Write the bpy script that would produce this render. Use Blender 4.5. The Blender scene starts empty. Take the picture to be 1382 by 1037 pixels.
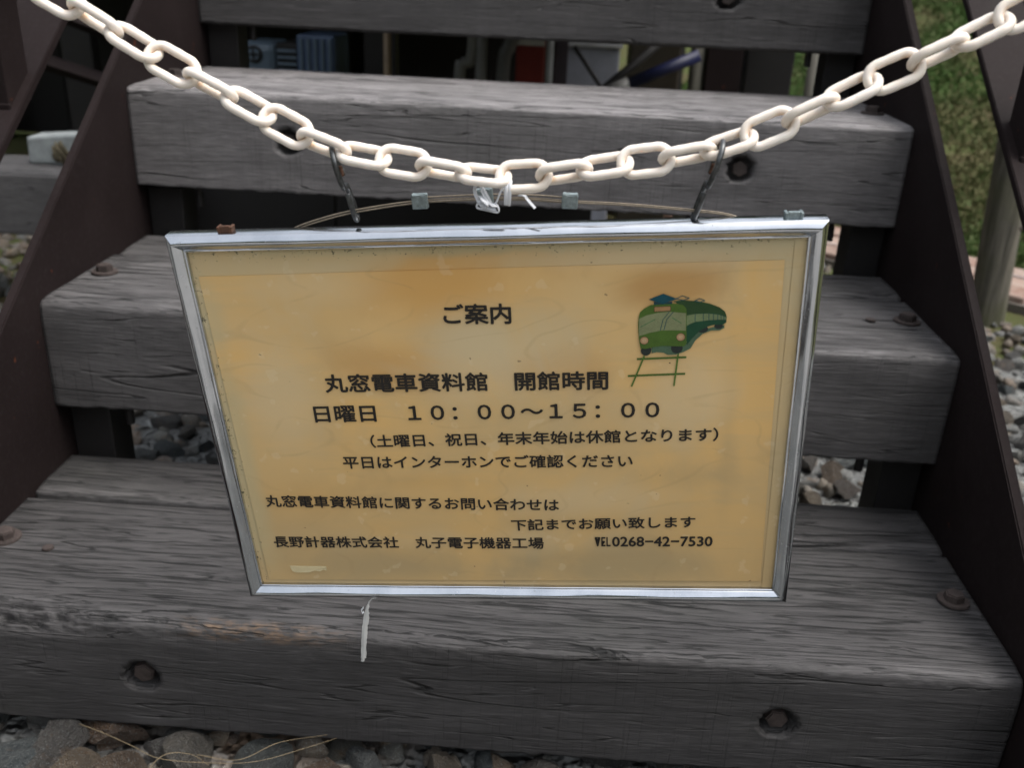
import bpy, bmesh, math, random
import numpy as np
from mathutils import Vector, Matrix, Euler

random.seed(7)
RNG = np.random.default_rng(11)
SC = bpy.context.scene
COL = SC.collection
R_ = math.radians

# ------------------------------------------------------------------ camera
cam_d = bpy.data.cameras.new('camera')
cam = bpy.data.objects.new('camera', cam_d)
COL.objects.link(cam)
cam.matrix_world = Matrix((
    (0.9973278609340308, -0.062170178552516914, 0.038366739547408345, 0.07114357),
    (0.06018824562143409, 0.401577765447754, -0.9138449941795396, -0.74119887),
    (0.04140667692250153, 0.9137123000139249, 0.4042466077897237, 0.61297683),
    (0, 0, 0, 1)))
cam_d.sensor_width = 36.0
cam_d.lens = 33.144
cam_d.clip_start = 0.02
cam_d.clip_end = 500
cam_d.dof.use_dof = True
cam_d.dof.focus_distance = 0.735
cam_d.dof.aperture_fstop = 7.6
SC.camera = cam

# ------------------------------------------------------------------ sky, sun, exposure
SUN_EL, SUN_AZ = 64.0, 98.0        # degrees; azimuth measured from +Y towards +X
w = bpy.data.worlds.new('World')
SC.world = w
w.use_nodes = True
wn, wl = w.node_tree.nodes, w.node_tree.links
wn.clear()
wo = wn.new('ShaderNodeOutputWorld')
bg = wn.new('ShaderNodeBackground')
sky = wn.new('ShaderNodeTexSky')
sky.sky_type = 'NISHITA'
sky.sun_disc = False
sky.sun_elevation = R_(SUN_EL)
sky.sun_rotation = R_(SUN_AZ)
sky.air_density = 1.5
sky.dust_density = 6.0
hs = wn.new('ShaderNodeHueSaturation')
hs.inputs['Saturation'].default_value = 0.32
wl.new(sky.outputs[0], hs.inputs['Color'])
wl.new(hs.outputs[0], bg.inputs['Color'])
bg.inputs['Strength'].default_value = 0.12
wl.new(bg.outputs[0], wo.inputs['Surface'])

sd = bpy.data.lights.new('sun', 'SUN')
sd.energy = 0.5
sd.angle = R_(40)
sd.color = (1.0, 0.97, 0.93)
sun = bpy.data.objects.new('sun', sd)
COL.objects.link(sun)
dirv = Vector((math.sin(R_(SUN_AZ)) * math.cos(R_(SUN_EL)), math.cos(R_(SUN_AZ)) * math.cos(R_(SUN_EL)), math.sin(R_(SUN_EL))))
sun.rotation_euler = dirv.to_track_quat('Z', 'Y').to_euler()

SC.view_settings.view_transform = 'Standard'
SC.view_settings.look = 'None'
SC.view_settings.gamma = 1.0
SC.view_settings.exposure = 1.22
SC.view_settings.use_curve_mapping = False

# ------------------------------------------------------------------ helpers
def tag(o, label=None, cat=None, group=None, kind=None):
    if label: o['label'] = label
    if cat: o['category'] = cat
    if group: o['group'] = group
    if kind: o['kind'] = kind
    return o

def empty(name, loc=(0, 0, 0), rot=(0, 0, 0)):
    o = bpy.data.objects.new(name, None)
    o.empty_display_size = 0.02
    o.location = loc
    o.rotation_euler = rot
    COL.objects.link(o)
    return o

def obj(name, mesh, parent=None, mat=None, loc=None, rot=None):
    o = bpy.data.objects.new(name, mesh)
    COL.objects.link(o)
    if parent is not None: o.parent = parent
    if mat is not None and hasattr(mesh, 'materials') and not mesh.materials: mesh.materials.append(mat)
    if loc is not None: o.location = loc
    if rot is not None: o.rotation_euler = rot
    return o

def mesh_from(name, V, F, smooth=False):
    m = bpy.data.meshes.new(name)
    m.from_pydata([tuple(map(float, v)) for v in V], [], [tuple(map(int, f)) for f in F])
    if smooth: m.polygons.foreach_set('use_smooth', [True] * len(m.polygons))
    m.update()
    return m

def fast_mesh(name, V, F, smooth=False):
    """V (n,3) F (m,k) numpy, constant k"""
    m = bpy.data.meshes.new(name)
    V = np.asarray(V, dtype=np.float32); F = np.asarray(F, dtype=np.int32)
    k = F.shape[1]
    m.vertices.add(len(V)); m.vertices.foreach_set('co', V.ravel())
    m.loops.add(F.size); m.loops.foreach_set('vertex_index', F.ravel())
    m.polygons.add(len(F)); m.polygons.foreach_set('loop_start', np.arange(len(F), dtype=np.int32) * k)
    m.polygons.foreach_set('loop_total', np.full(len(F), k, dtype=np.int32))
    if smooth: m.polygons.foreach_set('use_smooth', np.ones(len(F), dtype=bool))
    m.update(calc_edges=True); m.validate()
    return m

def add_box(bm, lo, hi, bevel=0.0, rot=None, piv=None):
    c = [(a + b) / 2 for a, b in zip(lo, hi)]
    s = [abs(b - a) for a, b in zip(lo, hi)]
    g = bmesh.ops.create_cube(bm, size=1.0)
    vs = g['verts']
    bmesh.ops.scale(bm, vec=s, verts=vs)
    if bevel > 0:
        es = list({e for v in vs for e in v.link_edges})
        r = bmesh.ops.bevel(bm, geom=es, offset=bevel, segments=2, affect='EDGES', profile=0.5)
        vs = list({v for f in r['faces'] for v in f.verts} | {v for v in vs if v.is_valid})
    if rot is not None:
        bmesh.ops.rotate(bm, cent=(0, 0, 0), matrix=Euler(rot).to_matrix(), verts=vs)
    bmesh.ops.translate(bm, vec=c, verts=vs)
    return vs

def box_mesh(name, lo, hi, bevel=0.0, rot=None, tone=None):
    bm = bmesh.new(); add_box(bm, lo, hi, bevel, rot)
    m = bpy.data.meshes.new(name); bm.to_mesh(m); bm.free()
    if tone is not None:
        m.attributes.new('tone', 'FLOAT', 'POINT').data.foreach_set('value', np.full(len(m.vertices), tone, dtype=np.float32))
    return m

def sweep(pts, radius, seg=10, closed=False, flat=None, cap=True):
    """tube (or flat ribbon: flat=(half_w, half_t)) along points -> V,F"""
    P = [Vector(p) for p in pts]; n = len(P)
    V, F = [], []
    up = None
    for i in range(n):
        a = P[i - 1] if (i > 0 or closed) else P[i]
        b = P[(i + 1) % n] if (i < n - 1 or closed) else P[i]
        t = (b - a).normalized()
        if up is None:
            up = Vector((0, 0, 1)) if abs(t.z) < 0.9 else Vector((0, 1, 0))
        side = t.cross(up).normalized(); up = side.cross(t).normalized()
        rr = radius[i] if hasattr(radius, '__len__') else radius
        for k in range(seg):
            an = 2 * math.pi * k / seg
            if flat: o = side * (math.cos(an) * flat[0]) + up * (math.sin(an) * flat[1])
            else: o = side * (math.cos(an) * rr) + up * (math.sin(an) * rr)
            V.append(P[i] + o)
    m = n if closed else n - 1
    for i in range(m):
        for k in range(seg):
            a = i * seg + k; b = i * seg + (k + 1) % seg
            c = ((i + 1) % n) * seg + (k + 1) % seg; d = ((i + 1) % n) * seg + k
            F.append((a, b, c, d))
    if cap and not closed:
        F.append(tuple(range(seg - 1, -1, -1))); F.append(tuple((n - 1) * seg + k for k in range(seg)))
    return V, F

def smooth_path(pts, sub=6):
    """Catmull-Rom"""
    P = [Vector(p) for p in pts]; out = []
    for i in range(len(P) - 1):
        p0 = P[i - 1] if i > 0 else P[i] * 2 - P[i + 1]
        p1, p2 = P[i], P[i + 1]
        p3 = P[i + 2] if i + 2 < len(P) else P[i + 1] * 2 - P[i]
        for s in range(sub):
            t = s / sub
            out.append(0.5 * ((2 * p1) + (-p0 + p2) * t + (2 * p0 - 5 * p1 + 4 * p2 - p3) * t * t + (-p0 + 3 * p1 - 3 * p2 + p3) * t ** 3))
    out.append(P[-1])
    return out

def tube_obj(name, pts, r, mat, parent=None, seg=10, closed=False, flat=None, smooth=True):
    V, F = sweep(pts, r, seg, closed, flat)
    return obj(name, mesh_from(name, V, F, smooth), parent, mat)

# vectorised value noise ------------------------------------------------
def _hash(ix, iy, iz, s):
    h = (ix * 374761393 + iy * 668265263 + iz * 2147483647 + s * 144665) & 0xffffffff
    h = ((h ^ (h >> 13)) * 1274126177) & 0xffffffff
    h = ((h ^ (h >> 16)) * 2246822519) & 0xffffffff
    return ((h ^ (h >> 15)) & 0xffffff) / float(0xffffff)

def vnoise(P, seed=0):
    P = np.asarray(P, dtype=np.float64)
    i = np.floor(P).astype(np.int64); f = P - i
    f = f * f * (3 - 2 * f)
    r = 0
    for dx in (0, 1):
        for dy in (0, 1):
            for dz in (0, 1):
                wgt = (f[:, 0] if dx else 1 - f[:, 0]) * (f[:, 1] if dy else 1 - f[:, 1]) * (f[:, 2] if dz else 1 - f[:, 2])
                r = r + wgt * _hash(i[:, 0] + dx, i[:, 1] + dy, i[:, 2] + dz, seed)
    return r

def fbm(P, oct=3, seed=0):
    a, s, r = 1.0, 0.0, 0
    P = np.asarray(P, dtype=np.float64)
    for o in range(oct):
        r = r + a * vnoise(P * (2 ** o), seed + o * 17); s += a; a *= 0.5
    return r / s

# ------------------------------------------------------------------ materials
class NT:
    def __init__(self, name):
        self.m = bpy.data.materials.new(name); self.m.use_nodes = True
        self.n = self.m.node_tree.nodes; self.l = self.m.node_tree.links
        self.n.clear()
        self.out = self.n.new('ShaderNodeOutputMaterial')
        self.b = self.n.new('ShaderNodeBsdfPrincipled')
        self.l.new(self.b.outputs[0], self.out.inputs['Surface'])
    def set(self, **k):
        for a, v in k.items():
            s = self.b.inputs[a.replace('_', ' ')]
            if isinstance(v, bpy.types.NodeSocket): self.l.new(v, s)
            else: s.default_value = v
        return self
    def coord(self, kind='Object', scale=(1, 1, 1), rnd=False, vec=None):
        if vec is None:
            tc = self.n.new('ShaderNodeTexCoord'); vec = tc.outputs[kind]
        if rnd:
            oi = self.n.new('ShaderNodeObjectInfo')
            ml = self.n.new('ShaderNodeMath'); ml.operation = 'MULTIPLY'; ml.inputs[1].default_value = 37.0
            self.l.new(oi.outputs['Random'], ml.inputs[0])
            ad = self.n.new('ShaderNodeVectorMath'); ad.operation = 'ADD'
            self.l.new(vec, ad.inputs[0]); self.l.new(ml.outputs[0], ad.inputs[1]); vec = ad.outputs[0]
        mp = self.n.new('ShaderNodeVectorMath'); mp.operation = 'MULTIPLY'
        self.l.new(vec, mp.inputs[0]); mp.inputs[1].default_value = scale
        return mp.outputs[0]
    def noise(self, vec, scale=1.0, detail=4, rough=0.55, dist=0.0, color=False):
        t = self.n.new('ShaderNodeTexNoise'); self.l.new(vec, t.inputs['Vector'])
        t.inputs['Scale'].default_value = scale; t.inputs['Detail'].default_value = detail
        t.inputs['Roughness'].default_value = rough; t.inputs['Distortion'].default_value = dist
        return t.outputs['Color' if color else 'Fac']
    def math(self, op, a, b=None, c=None, clamp=False):
        t = self.n.new('ShaderNodeMath'); t.operation = op; t.use_clamp = clamp
        for i, v in enumerate((a, b, c)):
            if v is None: continue
            if isinstance(v, bpy.types.NodeSocket): self.l.new(v, t.inputs[i])
            else: t.inputs[i].default_value = v
        return t.outputs[0]
    def rng(self, v, a, b, c=0.0, d=1.0, smooth=False):
        t = self.n.new('ShaderNodeMapRange'); self.l.new(v, t.inputs[0])
        if smooth: t.interpolation_type = 'SMOOTHSTEP'
        for i, x in enumerate((a, b, c, d)): t.inputs[i + 1].default_value = x
        return t.outputs[0]
    def ramp(self, v, stops):
        t = self.n.new('ShaderNodeValToRGB'); self.l.new(v, t.inputs[0])
        e = t.color_ramp.elements
        while len(e) > 1: e.remove(e[-1])
        e[0].position = stops[0][0]; e[0].color = (*stops[0][1], 1)
        for p, c in stops[1:]:
            x = e.new(p); x.color = (*c, 1)
        return t.outputs['Color']
    def mix(self, f, a, b, mode='MIX'):
        t = self.n.new('ShaderNodeMix'); t.data_type = 'RGBA'; t.blend_type = mode
        t.clamp_factor = True
        for i, v in ((0, f), (6, a), (7, b)):
            if isinstance(v, bpy.types.NodeSocket): self.l.new(v, t.inputs[i])
            elif i == 0: t.inputs[0].default_value = v
            else: t.inputs[i].default_value = (*v, 1)
        return t.outputs[2]
    def bump(self, h, strength=0.5, dist=0.001, normal=None):
        t = self.n.new('ShaderNodeBump'); self.l.new(h, t.inputs['Height'])
        t.inputs['Strength'].default_value = strength; t.inputs['Distance'].default_value = dist
        if normal is not None: self.l.new(normal, t.inputs['Normal'])
        return t.outputs[0]
    def attr(self, name):
        t = self.n.new('ShaderNodeAttribute'); t.attribute_name = name; return t
    def geo(self):
        return self.n.new('ShaderNodeNewGeometry')

def weathered_wood(name, tint=(1.05, 1.0, 1.01)):
    N = NT(name)
    base = N.coord('Object', (1, 1, 1), rnd=True)
    ti = N.attr('tone').outputs['Fac']
    wv = N.noise(N.coord(vec=base, scale=(2.2, 5, 5)), 1.0, 3, 0.45, color=True)
    sub = N.n.new('ShaderNodeVectorMath'); sub.operation = 'SUBTRACT'; N.l.new(wv, sub.inputs[0]); sub.inputs[1].default_value = (.5, .5, .5)
    ms = N.n.new('ShaderNodeVectorMath'); ms.operation = 'MULTIPLY'; N.l.new(sub.outputs[0], ms.inputs[0]); ms.inputs[1].default_value = (0, .030, .030)
    ad = N.n.new('ShaderNodeVectorMath'); ad.operation = 'ADD'; N.l.new(base, ad.inputs[0]); N.l.new(ms.outputs[0], ad.inputs[1])
    v = ad.outputs[0]
    fine = N.noise(N.coord(vec=v, scale=(40, 800, 800)), 1.0, 2, 0.6)
    mid = N.noise(N.coord(vec=v, scale=(12.0, 320, 320)), 1.0, 3, 0.62)
    big = N.noise(N.coord(vec=v, scale=(1.6, 42, 42)), 1.0, 3, 0.6)
    blot = N.noise(N.coord(vec=base, scale=(6, 10, 10)), 1.0, 6, 0.65)
    def cracks(sx, syz, lo, hi, lvl, msx, msyz, m0, m1):
        n = N.noise(N.coord(vec=v, scale=(sx, syz, syz)), 1.0, 2, 0.35)
        d = N.math('ABSOLUTE', N.math('SUBTRACT', n, lvl))
        mk = N.rng(N.noise(N.coord(vec=base, scale=(msx, msyz, msyz)), 1.0, 2, 0.5), m0, m1)
        return N.math('MULTIPLY', N.rng(d, lo, hi, 1, 0), mk)
    crack = cracks(2.4, 60, .004, .013, .5, 4, 50, .45, .49)
    crack2 = cracks(4.2, 125, .007, .021, .5, 6, 60, .40, .46)
    crack3 = cracks(8.0, 250, .010, .034, .5, 10, 90, .38, .45)
    crack0 = cracks(0.9, 15, .0015, .006, .5, 1.8, 8, .50, .56)
    g = N.geo()
    sx = N.n.new('ShaderNodeSeparateXYZ'); N.l.new(g.outputs['Normal'], sx.inputs[0])
    frontm = N.rng(N.math('ABSOLUTE', sx.outputs[1]), 0.6, 0.95)
    topm = N.rng(N.math('ABSOLUTE', sx.outputs[2]), 0.5, 0.9)
    saw = N.noise(N.coord(vec=base, scale=(420, 7, 7)), 1.0, 2, 0.6)
    sawm = N.math('MULTIPLY', frontm, N.rng(N.noise(N.coord(vec=base, scale=(6, 6, 6)), 1.0, 2, 0.5), 0.38, 0.60))
    sawl = N.math('MULTIPLY', N.rng(saw, 0.55, 0.70), sawm)
    f = N.math('MULTIPLY', fine, 0.45)
    for a, k in ((mid, .26), (big, .16), (blot, .50)): f = N.math('ADD', f, N.math('MULTIPLY', a, k))
    f = N.math('SUBTRACT', f, 0.06)
    f = N.math('SUBTRACT', f, N.math('MULTIPLY', sawl, 0.12))
    gt = lambda x: (x * tint[0], x * tint[1], x * tint[2])
    c = N.ramp(f, [(0.48, gt(.038)), (0.58, gt(.053)), (0.66, gt(.066)), (0.76, gt(.090))])
    at = N.attr('wear')
    sc = N.n.new('ShaderNodeSeparateColor'); N.l.new(at.outputs['Color'], sc.inputs[0])
    c = N.mix(N.math('MULTIPLY', N.math('MULTIPLY', sc.outputs[1], 0.62), N.rng(mid, .38, .6)), c, gt(.17))  # bleached arris, plus sky light painted onto the step tops
    tn = N.n.new('ShaderNodeVectorMath'); tn.operation = 'SCALE'; N.l.new(c, tn.inputs[0]); N.l.new(ti, tn.inputs['Scale']); c = tn.outputs[0]
    rn = N.rng(N.noise(N.coord(vec=base, scale=(60, 220, 220)), 1.0, 4, 0.7), 0.44, 0.60)
    c = N.mix(N.math('MULTIPLY', N.math('MULTIPLY', sc.outputs[0], rn), .6), c, (.19, .115, .060))
    c = N.mix(N.math('MULTIPLY', N.math('MULTIPLY', sc.outputs[2], 0.9), N.rng(mid, .62, .40, .55, 1)), c, (.014, .013, .013))
    alg = N.rng(N.noise(N.coord(vec=base, scale=(3.5, 6, 6)), 1.0, 4, 0.65), 0.54, 0.72)
    c = N.mix(N.math('MULTIPLY', alg, 0.18), c, (.042, .046, .034))
    tops = N.math('ADD', N.math('MULTIPLY', topm, .78), .22)
    scr = N.math('MULTIPLY', cracks(4.0, 210, .006, .022, .50, 7, 120, .50, .56), frontm)
    c = N.mix(N.math('MULTIPLY', scr, .38), c, gt(.15))
    c = N.mix(N.math('MULTIPLY', N.math('MULTIPLY', crack, N.math('ADD', N.math('MULTIPLY', topm, .5), .5)), 0.95), c, (.006, .006, .006))
    c = N.mix(crack0, c, (.004, .004, .004))
    c = N.mix(N.math('MULTIPLY', N.math('MULTIPLY', crack2, tops), 0.95), c, (.010, .010, .010))
    c = N.mix(N.math('MULTIPLY', N.math('MULTIPLY', crack3, tops), 0.85), c, (.012, .012, .012))
    h = N.math('ADD', N.math('MULTIPLY', fine, 0.35), N.math('MULTIPLY', mid, 0.12))
    for a, k in ((crack0, 2.5), (crack, 1.2), (N.math('MULTIPLY', crack2, tops), .7), (N.math('MULTIPLY', crack3, tops), .4), (sawl, .2)): h = N.math('SUBTRACT', h, N.math('MULTIPLY', a, k))
    N.set(Base_Color=c, Roughness=N.rng(f, 0.45, 0.8, 0.62, 0.75), Normal=N.bump(h, 1.0, 0.0018))
    N.b.inputs['Specular IOR Level'].default_value = 0.5
    return N.m

def painted_steel(name, col, rough=0.42, rust=0.25, spec=0.5):
    N = NT(name)
    v = N.coord('Object', (1, 1, 1), rnd=True)
    n1 = N.noise(v, 7.0, 5, 0.6); n2 = N.noise(v, 160.0, 3, 0.6); n3 = N.noise(v, 900, 2, 0.5)
    c = N.mix(N.rng(n1, 0.3, 0.75), col, tuple(x * 1.45 for x in col))
    sp = N.rng(N.noise(v, 46, 3, 0.7), 0.705, 0.76)
    c = N.mix(N.math('MULTIPLY', sp, rust), c, (.16, .045, .018))
    c = N.mix(N.math('MULTIPLY', N.rng(n2, 0.5, 0.8), 0.25), c, (.04, .035, .035))
    N.set(Base_Color=c, Roughness=N.rng(n1, 0.3, 0.8, rough - .06, rough + .14), Normal=N.bump(N.math('ADD', n3, N.math('MULTIPLY', n2, 1.5)), 0.25, 0.0004))
    N.b.inputs['Specular IOR Level'].default_value = spec
    return N.m

def simple(name, col, rough=0.5, metal=0.0, var=0.25, scale=60, bump=0.2, spec=0.5):
    N = NT(name)
    v = N.coord('Object', (1, 1, 1), rnd=True)
    n = N.noise(v, scale, 4, 0.6); n2 = N.noise(v, scale * .13, 3, 0.6)
    c = N.mix(N.rng(N.math('ADD', n, n2), 0.7, 1.3), tuple(x * (1 - var) for x in col), tuple(min(1, x * (1 + var)) for x in col))
    N.set(Base_Color=c, Roughness=rough, Metallic=metal, Normal=N.bump(n, bump, 0.0005))
    N.b.inputs['Specular IOR Level'].default_value = spec
    return N.m

M = {}
M['wood'] = weathered_wood('weathered_grey_timber')
M['wood_far'] = M['wood']
M['stringer'] = painted_steel('brown_painted_steel', (.0140, .0100, .0100), 0.6, 0.6, 0.07)
M['rim'] = painted_steel('brown_painted_steel_edge', (.050, .036, .042), 0.40, 0.35)
M['black'] = painted_steel('dark_painted_steel', (.012, .011, .011), 0.55, 0.2)
M['bolt'] = simple('rusty_bolt_steel', (.060, .047, .043), 0.6, 0.25, 0.45, 240, 0.7)
M['hook'] = simple('dark_weathered_steel', (.10, .105, .108), 0.40, 0.8, 0.5, 300, 0.6)
M['rust'] = simple('flaking_rust', (.085, .038, .020), 0.75, 0.1, 0.5, 500, 0.9)
M['zinc'] = simple('dull_zinc', (.25, .30, .31), 0.5, 0.75, 0.3, 380, 0.9)
M['wire'] = simple('weathered_wire', (.24, .20, .15), 0.5, 0.5, 0.3, 300, 0.3)

def ivory_plastic():
    N = NT('aged_ivory_plastic')
    v = N.coord('Object', (1, 1, 1), rnd=True)
    n = N.noise(v, 42, 4, 0.6); n2 = N.noise(v, 260, 3, 0.6)
    at = N.attr('grime'); sc = N.n.new('ShaderNodeSeparateColor'); N.l.new(at.outputs['Color'], sc.inputs[0])
    c = N.mix(N.rng(n, 0.35, 0.7), (.86, .80, .735), (.79, .71, .62))
    c = N.mix(N.math('MULTIPLY', N.rng(n2, 0.66, 0.74), 0.35), c, (.42, .34, .25))
    c = N.mix(N.math('MULTIPLY', sc.outputs[0], N.rng(n, 0.35, 0.6, 0.2, 0.8)), c, (.60, .38, .20))
    N.set(Base_Color=c, Roughness=N.rng(n, 0.3, 0.8, 0.38, 0.55), Normal=N.bump(N.math('ADD', n2, n), 0.12, 0.0003))
    N.b.inputs['Subsurface Weight'].default_value = 0.15
    N.b.inputs['Subsurface Radius'].default_value = (.004, .003, .002)
    N.b.inputs['Subsurface Scale'].default_value = 0.5
    return N.m
M['ivory'] = ivory_plastic()

def aluminium():
    N = NT('bright_aluminium')
    v = N.coord('Object', (1, 1, 1))
    n = N.noise(N.coord(vec=v, scale=(30, 30, 30)), 1, 4, 0.6)
    pit = N.noise(v, 420, 3, 0.7)
    pm = N.math('MULTIPLY', N.rng(pit, 0.66, 0.70), N.rng(n, 0.35, 0.6))
    c = N.mix(N.rng(n, 0.3, 0.7), (.64, .665, .70), (.50, .53, .57))
    c = N.mix(N.math('MULTIPLY', pm, 0.8), c, (.10, .09, .07))
    N.set(Base_Color=c, Metallic=1.0, Roughness=N.math('ADD', N.rng(n, 0.3, 0.7, 0.10, 0.20), N.math('MULTIPLY', pm, .4)), Normal=N.bump(N.math('ADD', pit, n), 0.06, 0.0003))
    return N.m
M['alu'] = aluminium()

def notice(name, paper):
    """aged yellow sheet under clear film; Object coords are metres on the sign"""
    N = NT(name)
    v = N.coord('Object', (1, 1, 1))
    n1 = N.noise(v, 9, 5, 0.55, 0.6); n2 = N.noise(v, 30, 4, 0.6); n3 = N.noise(N.coord(vec=v, scale=(6, 1, 42)), 1, 4, 0.6, 0.5)
    n4 = N.noise(v, 700, 2, 0.6)
    if paper:
        c = N.mix(N.rng(n1, 0.36, 0.62), (.68, .49, .24), (.74, .475, .18))
    else:
        c = N.mix(N.rng(n1, 0.36, 0.62), (.56, .49, .31), (.62, .47, .25))
    c = N.mix(N.math('MULTIPLY', N.rng(n3, 0.48, 0.7), 0.55), c, (.60, .44, .22))
    # browner towards the lower half: staining, with the shade there painted in
    sx0 = N.n.new('ShaderNodeSeparateXYZ'); N.l.new(v, sx0.inputs[0])
    low = N.rng(N.math('ADD', sx0.outputs[2], N.math('MULTIPLY', N.math('SUBTRACT', n1, .5), .35)), .06, -.12)
    c = N.mix(N.math('MULTIPLY', low, .75), c, (.51, .355, .165))
    # tea coloured stains (their own shapes: blots round the top and under the heading)
    def blot(cx, cz, rx, rz, amt, col):
        mp = N.n.new('ShaderNodeVectorMath'); mp.operation = 'SUBTRACT'
        N.l.new(v, mp.inputs[0]); mp.inputs[1].default_value = (cx, 0, cz)
        sc = N.n.new('ShaderNodeVectorMath'); sc.operation = 'MULTIPLY'; N.l.new(mp.outputs[0], sc.inputs[0]); sc.inputs[1].default_value = (1 / rx, 0, 1 / rz)
        ln = N.n.new('ShaderNodeVectorMath'); ln.operation = 'LENGTH'; N.l.new(sc.outputs[0], ln.inputs[0])
        d = N.math('ADD', ln.outputs['Value'], N.math('MULTIPLY', N.math('SUBTRACT', n1, 0.5), 3.2))
        return N.math('MULTIPLY', N.rng(d, 1.35, 0.1, 0, 1, True), amt), col
    for b in ((-.035, .118, .07, .035, .75, (0.652, 0.348, 0.087)), (.02, .14, .12, .02, .4, (0.638, 0.362, 0.116)),
              (-.075, .055, .05, .022, .55, (0.580, 0.304, 0.080)), (.118, .112, .035, .018, .70, (0.478, 0.246, 0.065)),
              (.035, .052, .05, .018, .5, (0.551, 0.290, 0.080)), (-.14, .10, .05, .05, .4, (0.609, 0.392, 0.145)),
              (-.15, -.06, .05, .02, .4, (0.580, 0.348, 0.116)), (-.06, -.045, .08, .012, .35, (0.551, 0.334, 0.116)),
              (.02, .012, .03, .05, .30, (0.536, 0.420, 0.232)), (.0, .075, .05, .03, .45, (0.478, 0.406, 0.232)),
              (.14, -.04, .05, .015, .30, (0.362, 0.275, 0.145)), (.10, -.12, .09, .022, .45, (0.312, 0.261, 0.152)),
              (-.08, -.125, .09, .02, .4, (0.319, 0.268, 0.160)), (-.20, -.0, .012, .14, .6, (.50, .44, .26)),
              (-.03, .143, .2, .006, .6, (0.377, 0.377, 0.232)), (.165, -.015, .012, .12, .35, (0.377, 0.290, 0.160))):
        f, col = blot(*b)
        c = N.mix(f, c, col)
    for cx_, cz_, rx_, rz_, am_ in ((.0, .065, .055, .04, .55), (.15, .03, .05, .05, .4), (-.13, .12, .05, .02, .35), (-.16, .03, .03, .06, .35), (.06, -.06, .09, .02, .3), (-.02, -.10, .12, .014, .25), (.10, .135, .08, .010, .3)):
        f, col = blot(cx_, cz_, rx_, rz_, am_, (.70, .58, .37))
        c = N.mix(f, c, col)
    # tide marks left by water that crept under the film
    n6 = N.noise(N.coord(vec=v, scale=(7, 1, 16)), 1.0, 1.5, .5, .3)
    for lvl, wd_, am in ((.44, .012, .13), (.57, .010, .16)):
        td = N.rng(N.math('ABSOLUTE', N.math('SUBTRACT', n6, lvl)), wd_ * .25, wd_, 1, 0)
        td = N.math('MULTIPLY', td, N.rng(n2, .42, .58))
        c = N.mix(N.math('MULTIPLY', td, am), c, (.36, .24, .11))
    bub = N.rng(N.noise(v, 75, 2, .5), .66, .70)
    c = N.mix(N.math('MULTIPLY', bub, .16), c, (.80, .70, .48))
    # mould flecks along the left edge and the top
    sx = N.n.new('ShaderNodeSeparateXYZ'); N.l.new(v, sx.inputs[0])
    el = N.rng(sx.outputs[0], -.196, -.208, 0, 1); et = N.rng(sx.outputs[2], .133, .1465, 0, 1)
    fl = N.noise(v, 420, 2, 0.7)
    ed = N.math('MAXIMUM', el, et)
    m = N.rng(N.math('ADD', fl, N.math('MULTIPLY', ed, 0.13)), 0.72, 0.76)
    m = N.math('MULTIPLY', m, N.rng(ed, 0.02, 0.2))
    c = N.mix(N.math('MULTIPLY', m, 0.8), c, (.05, .05, .03))
    sp = N.rng(N.noise(v, 150, 2, 0.5), 0.775, 0.79)
    c = N.mix(N.math('MULTIPLY', sp, 0.6), c, (.12, .06, .03))
    N.set(Base_Color=c, Roughness=0.5, Normal=N.bump(N.math('ADD', N.math('MULTIPLY', n2, 1.0), N.math('MULTIPLY', n4, .05)), 0.10, 0.0008))
    N.b.inputs['Coat Weight'].default_value = 0.2
    N.b.inputs['Coat Roughness'].default_value = 0.22
    N.b.inputs['Specular IOR Level'].default_value = 0.3
    return N.m
M['sheet'] = notice('yellowed_backing_sheet', False)
M['paper'] = notice('yellowed_notice_paper', True)
def ink(name, col):
    return simple(name, col, 0.5, 0, 0.18, 900, 0.0, 0.3)
M['ink'] = ink('black_print', (.020, .017, .014))

def film(name, col, alpha):
    N = NT(name)
    v = N.coord('Object', (1, 1, 1)); n = N.noise(v, 200, 3, 0.6)
    N.set(Base_Color=(*col, 1), Roughness=0.35, Alpha=alpha, Normal=N.bump(n, 0.5, 0.0008))
    return N.m
M['tape'] = film('milky_plastic_film', (.70, .71, .70), 0.55)
M['oldtape'] = film('yellow_tape_scrap', (.85, .76, .48), 0.5)
M['string'] = film('white_poly_string', (.72, .74, .78), 0.93)

# ================================================================== GROUND
RISE, RUN, THK = 0.21678, 0.30562, 0.1414
GZ = -0.152

def ground_z(x, y):
    """gently rolling ground; a grass bank climbs away behind the brick edging"""
    t = (x - 1.05) * 0.74 + (y - 2.40) * 0.67
    return GZ - 0.03 + np.clip(t, 0, 30) * 0.20 + 0.0 * x

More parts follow.
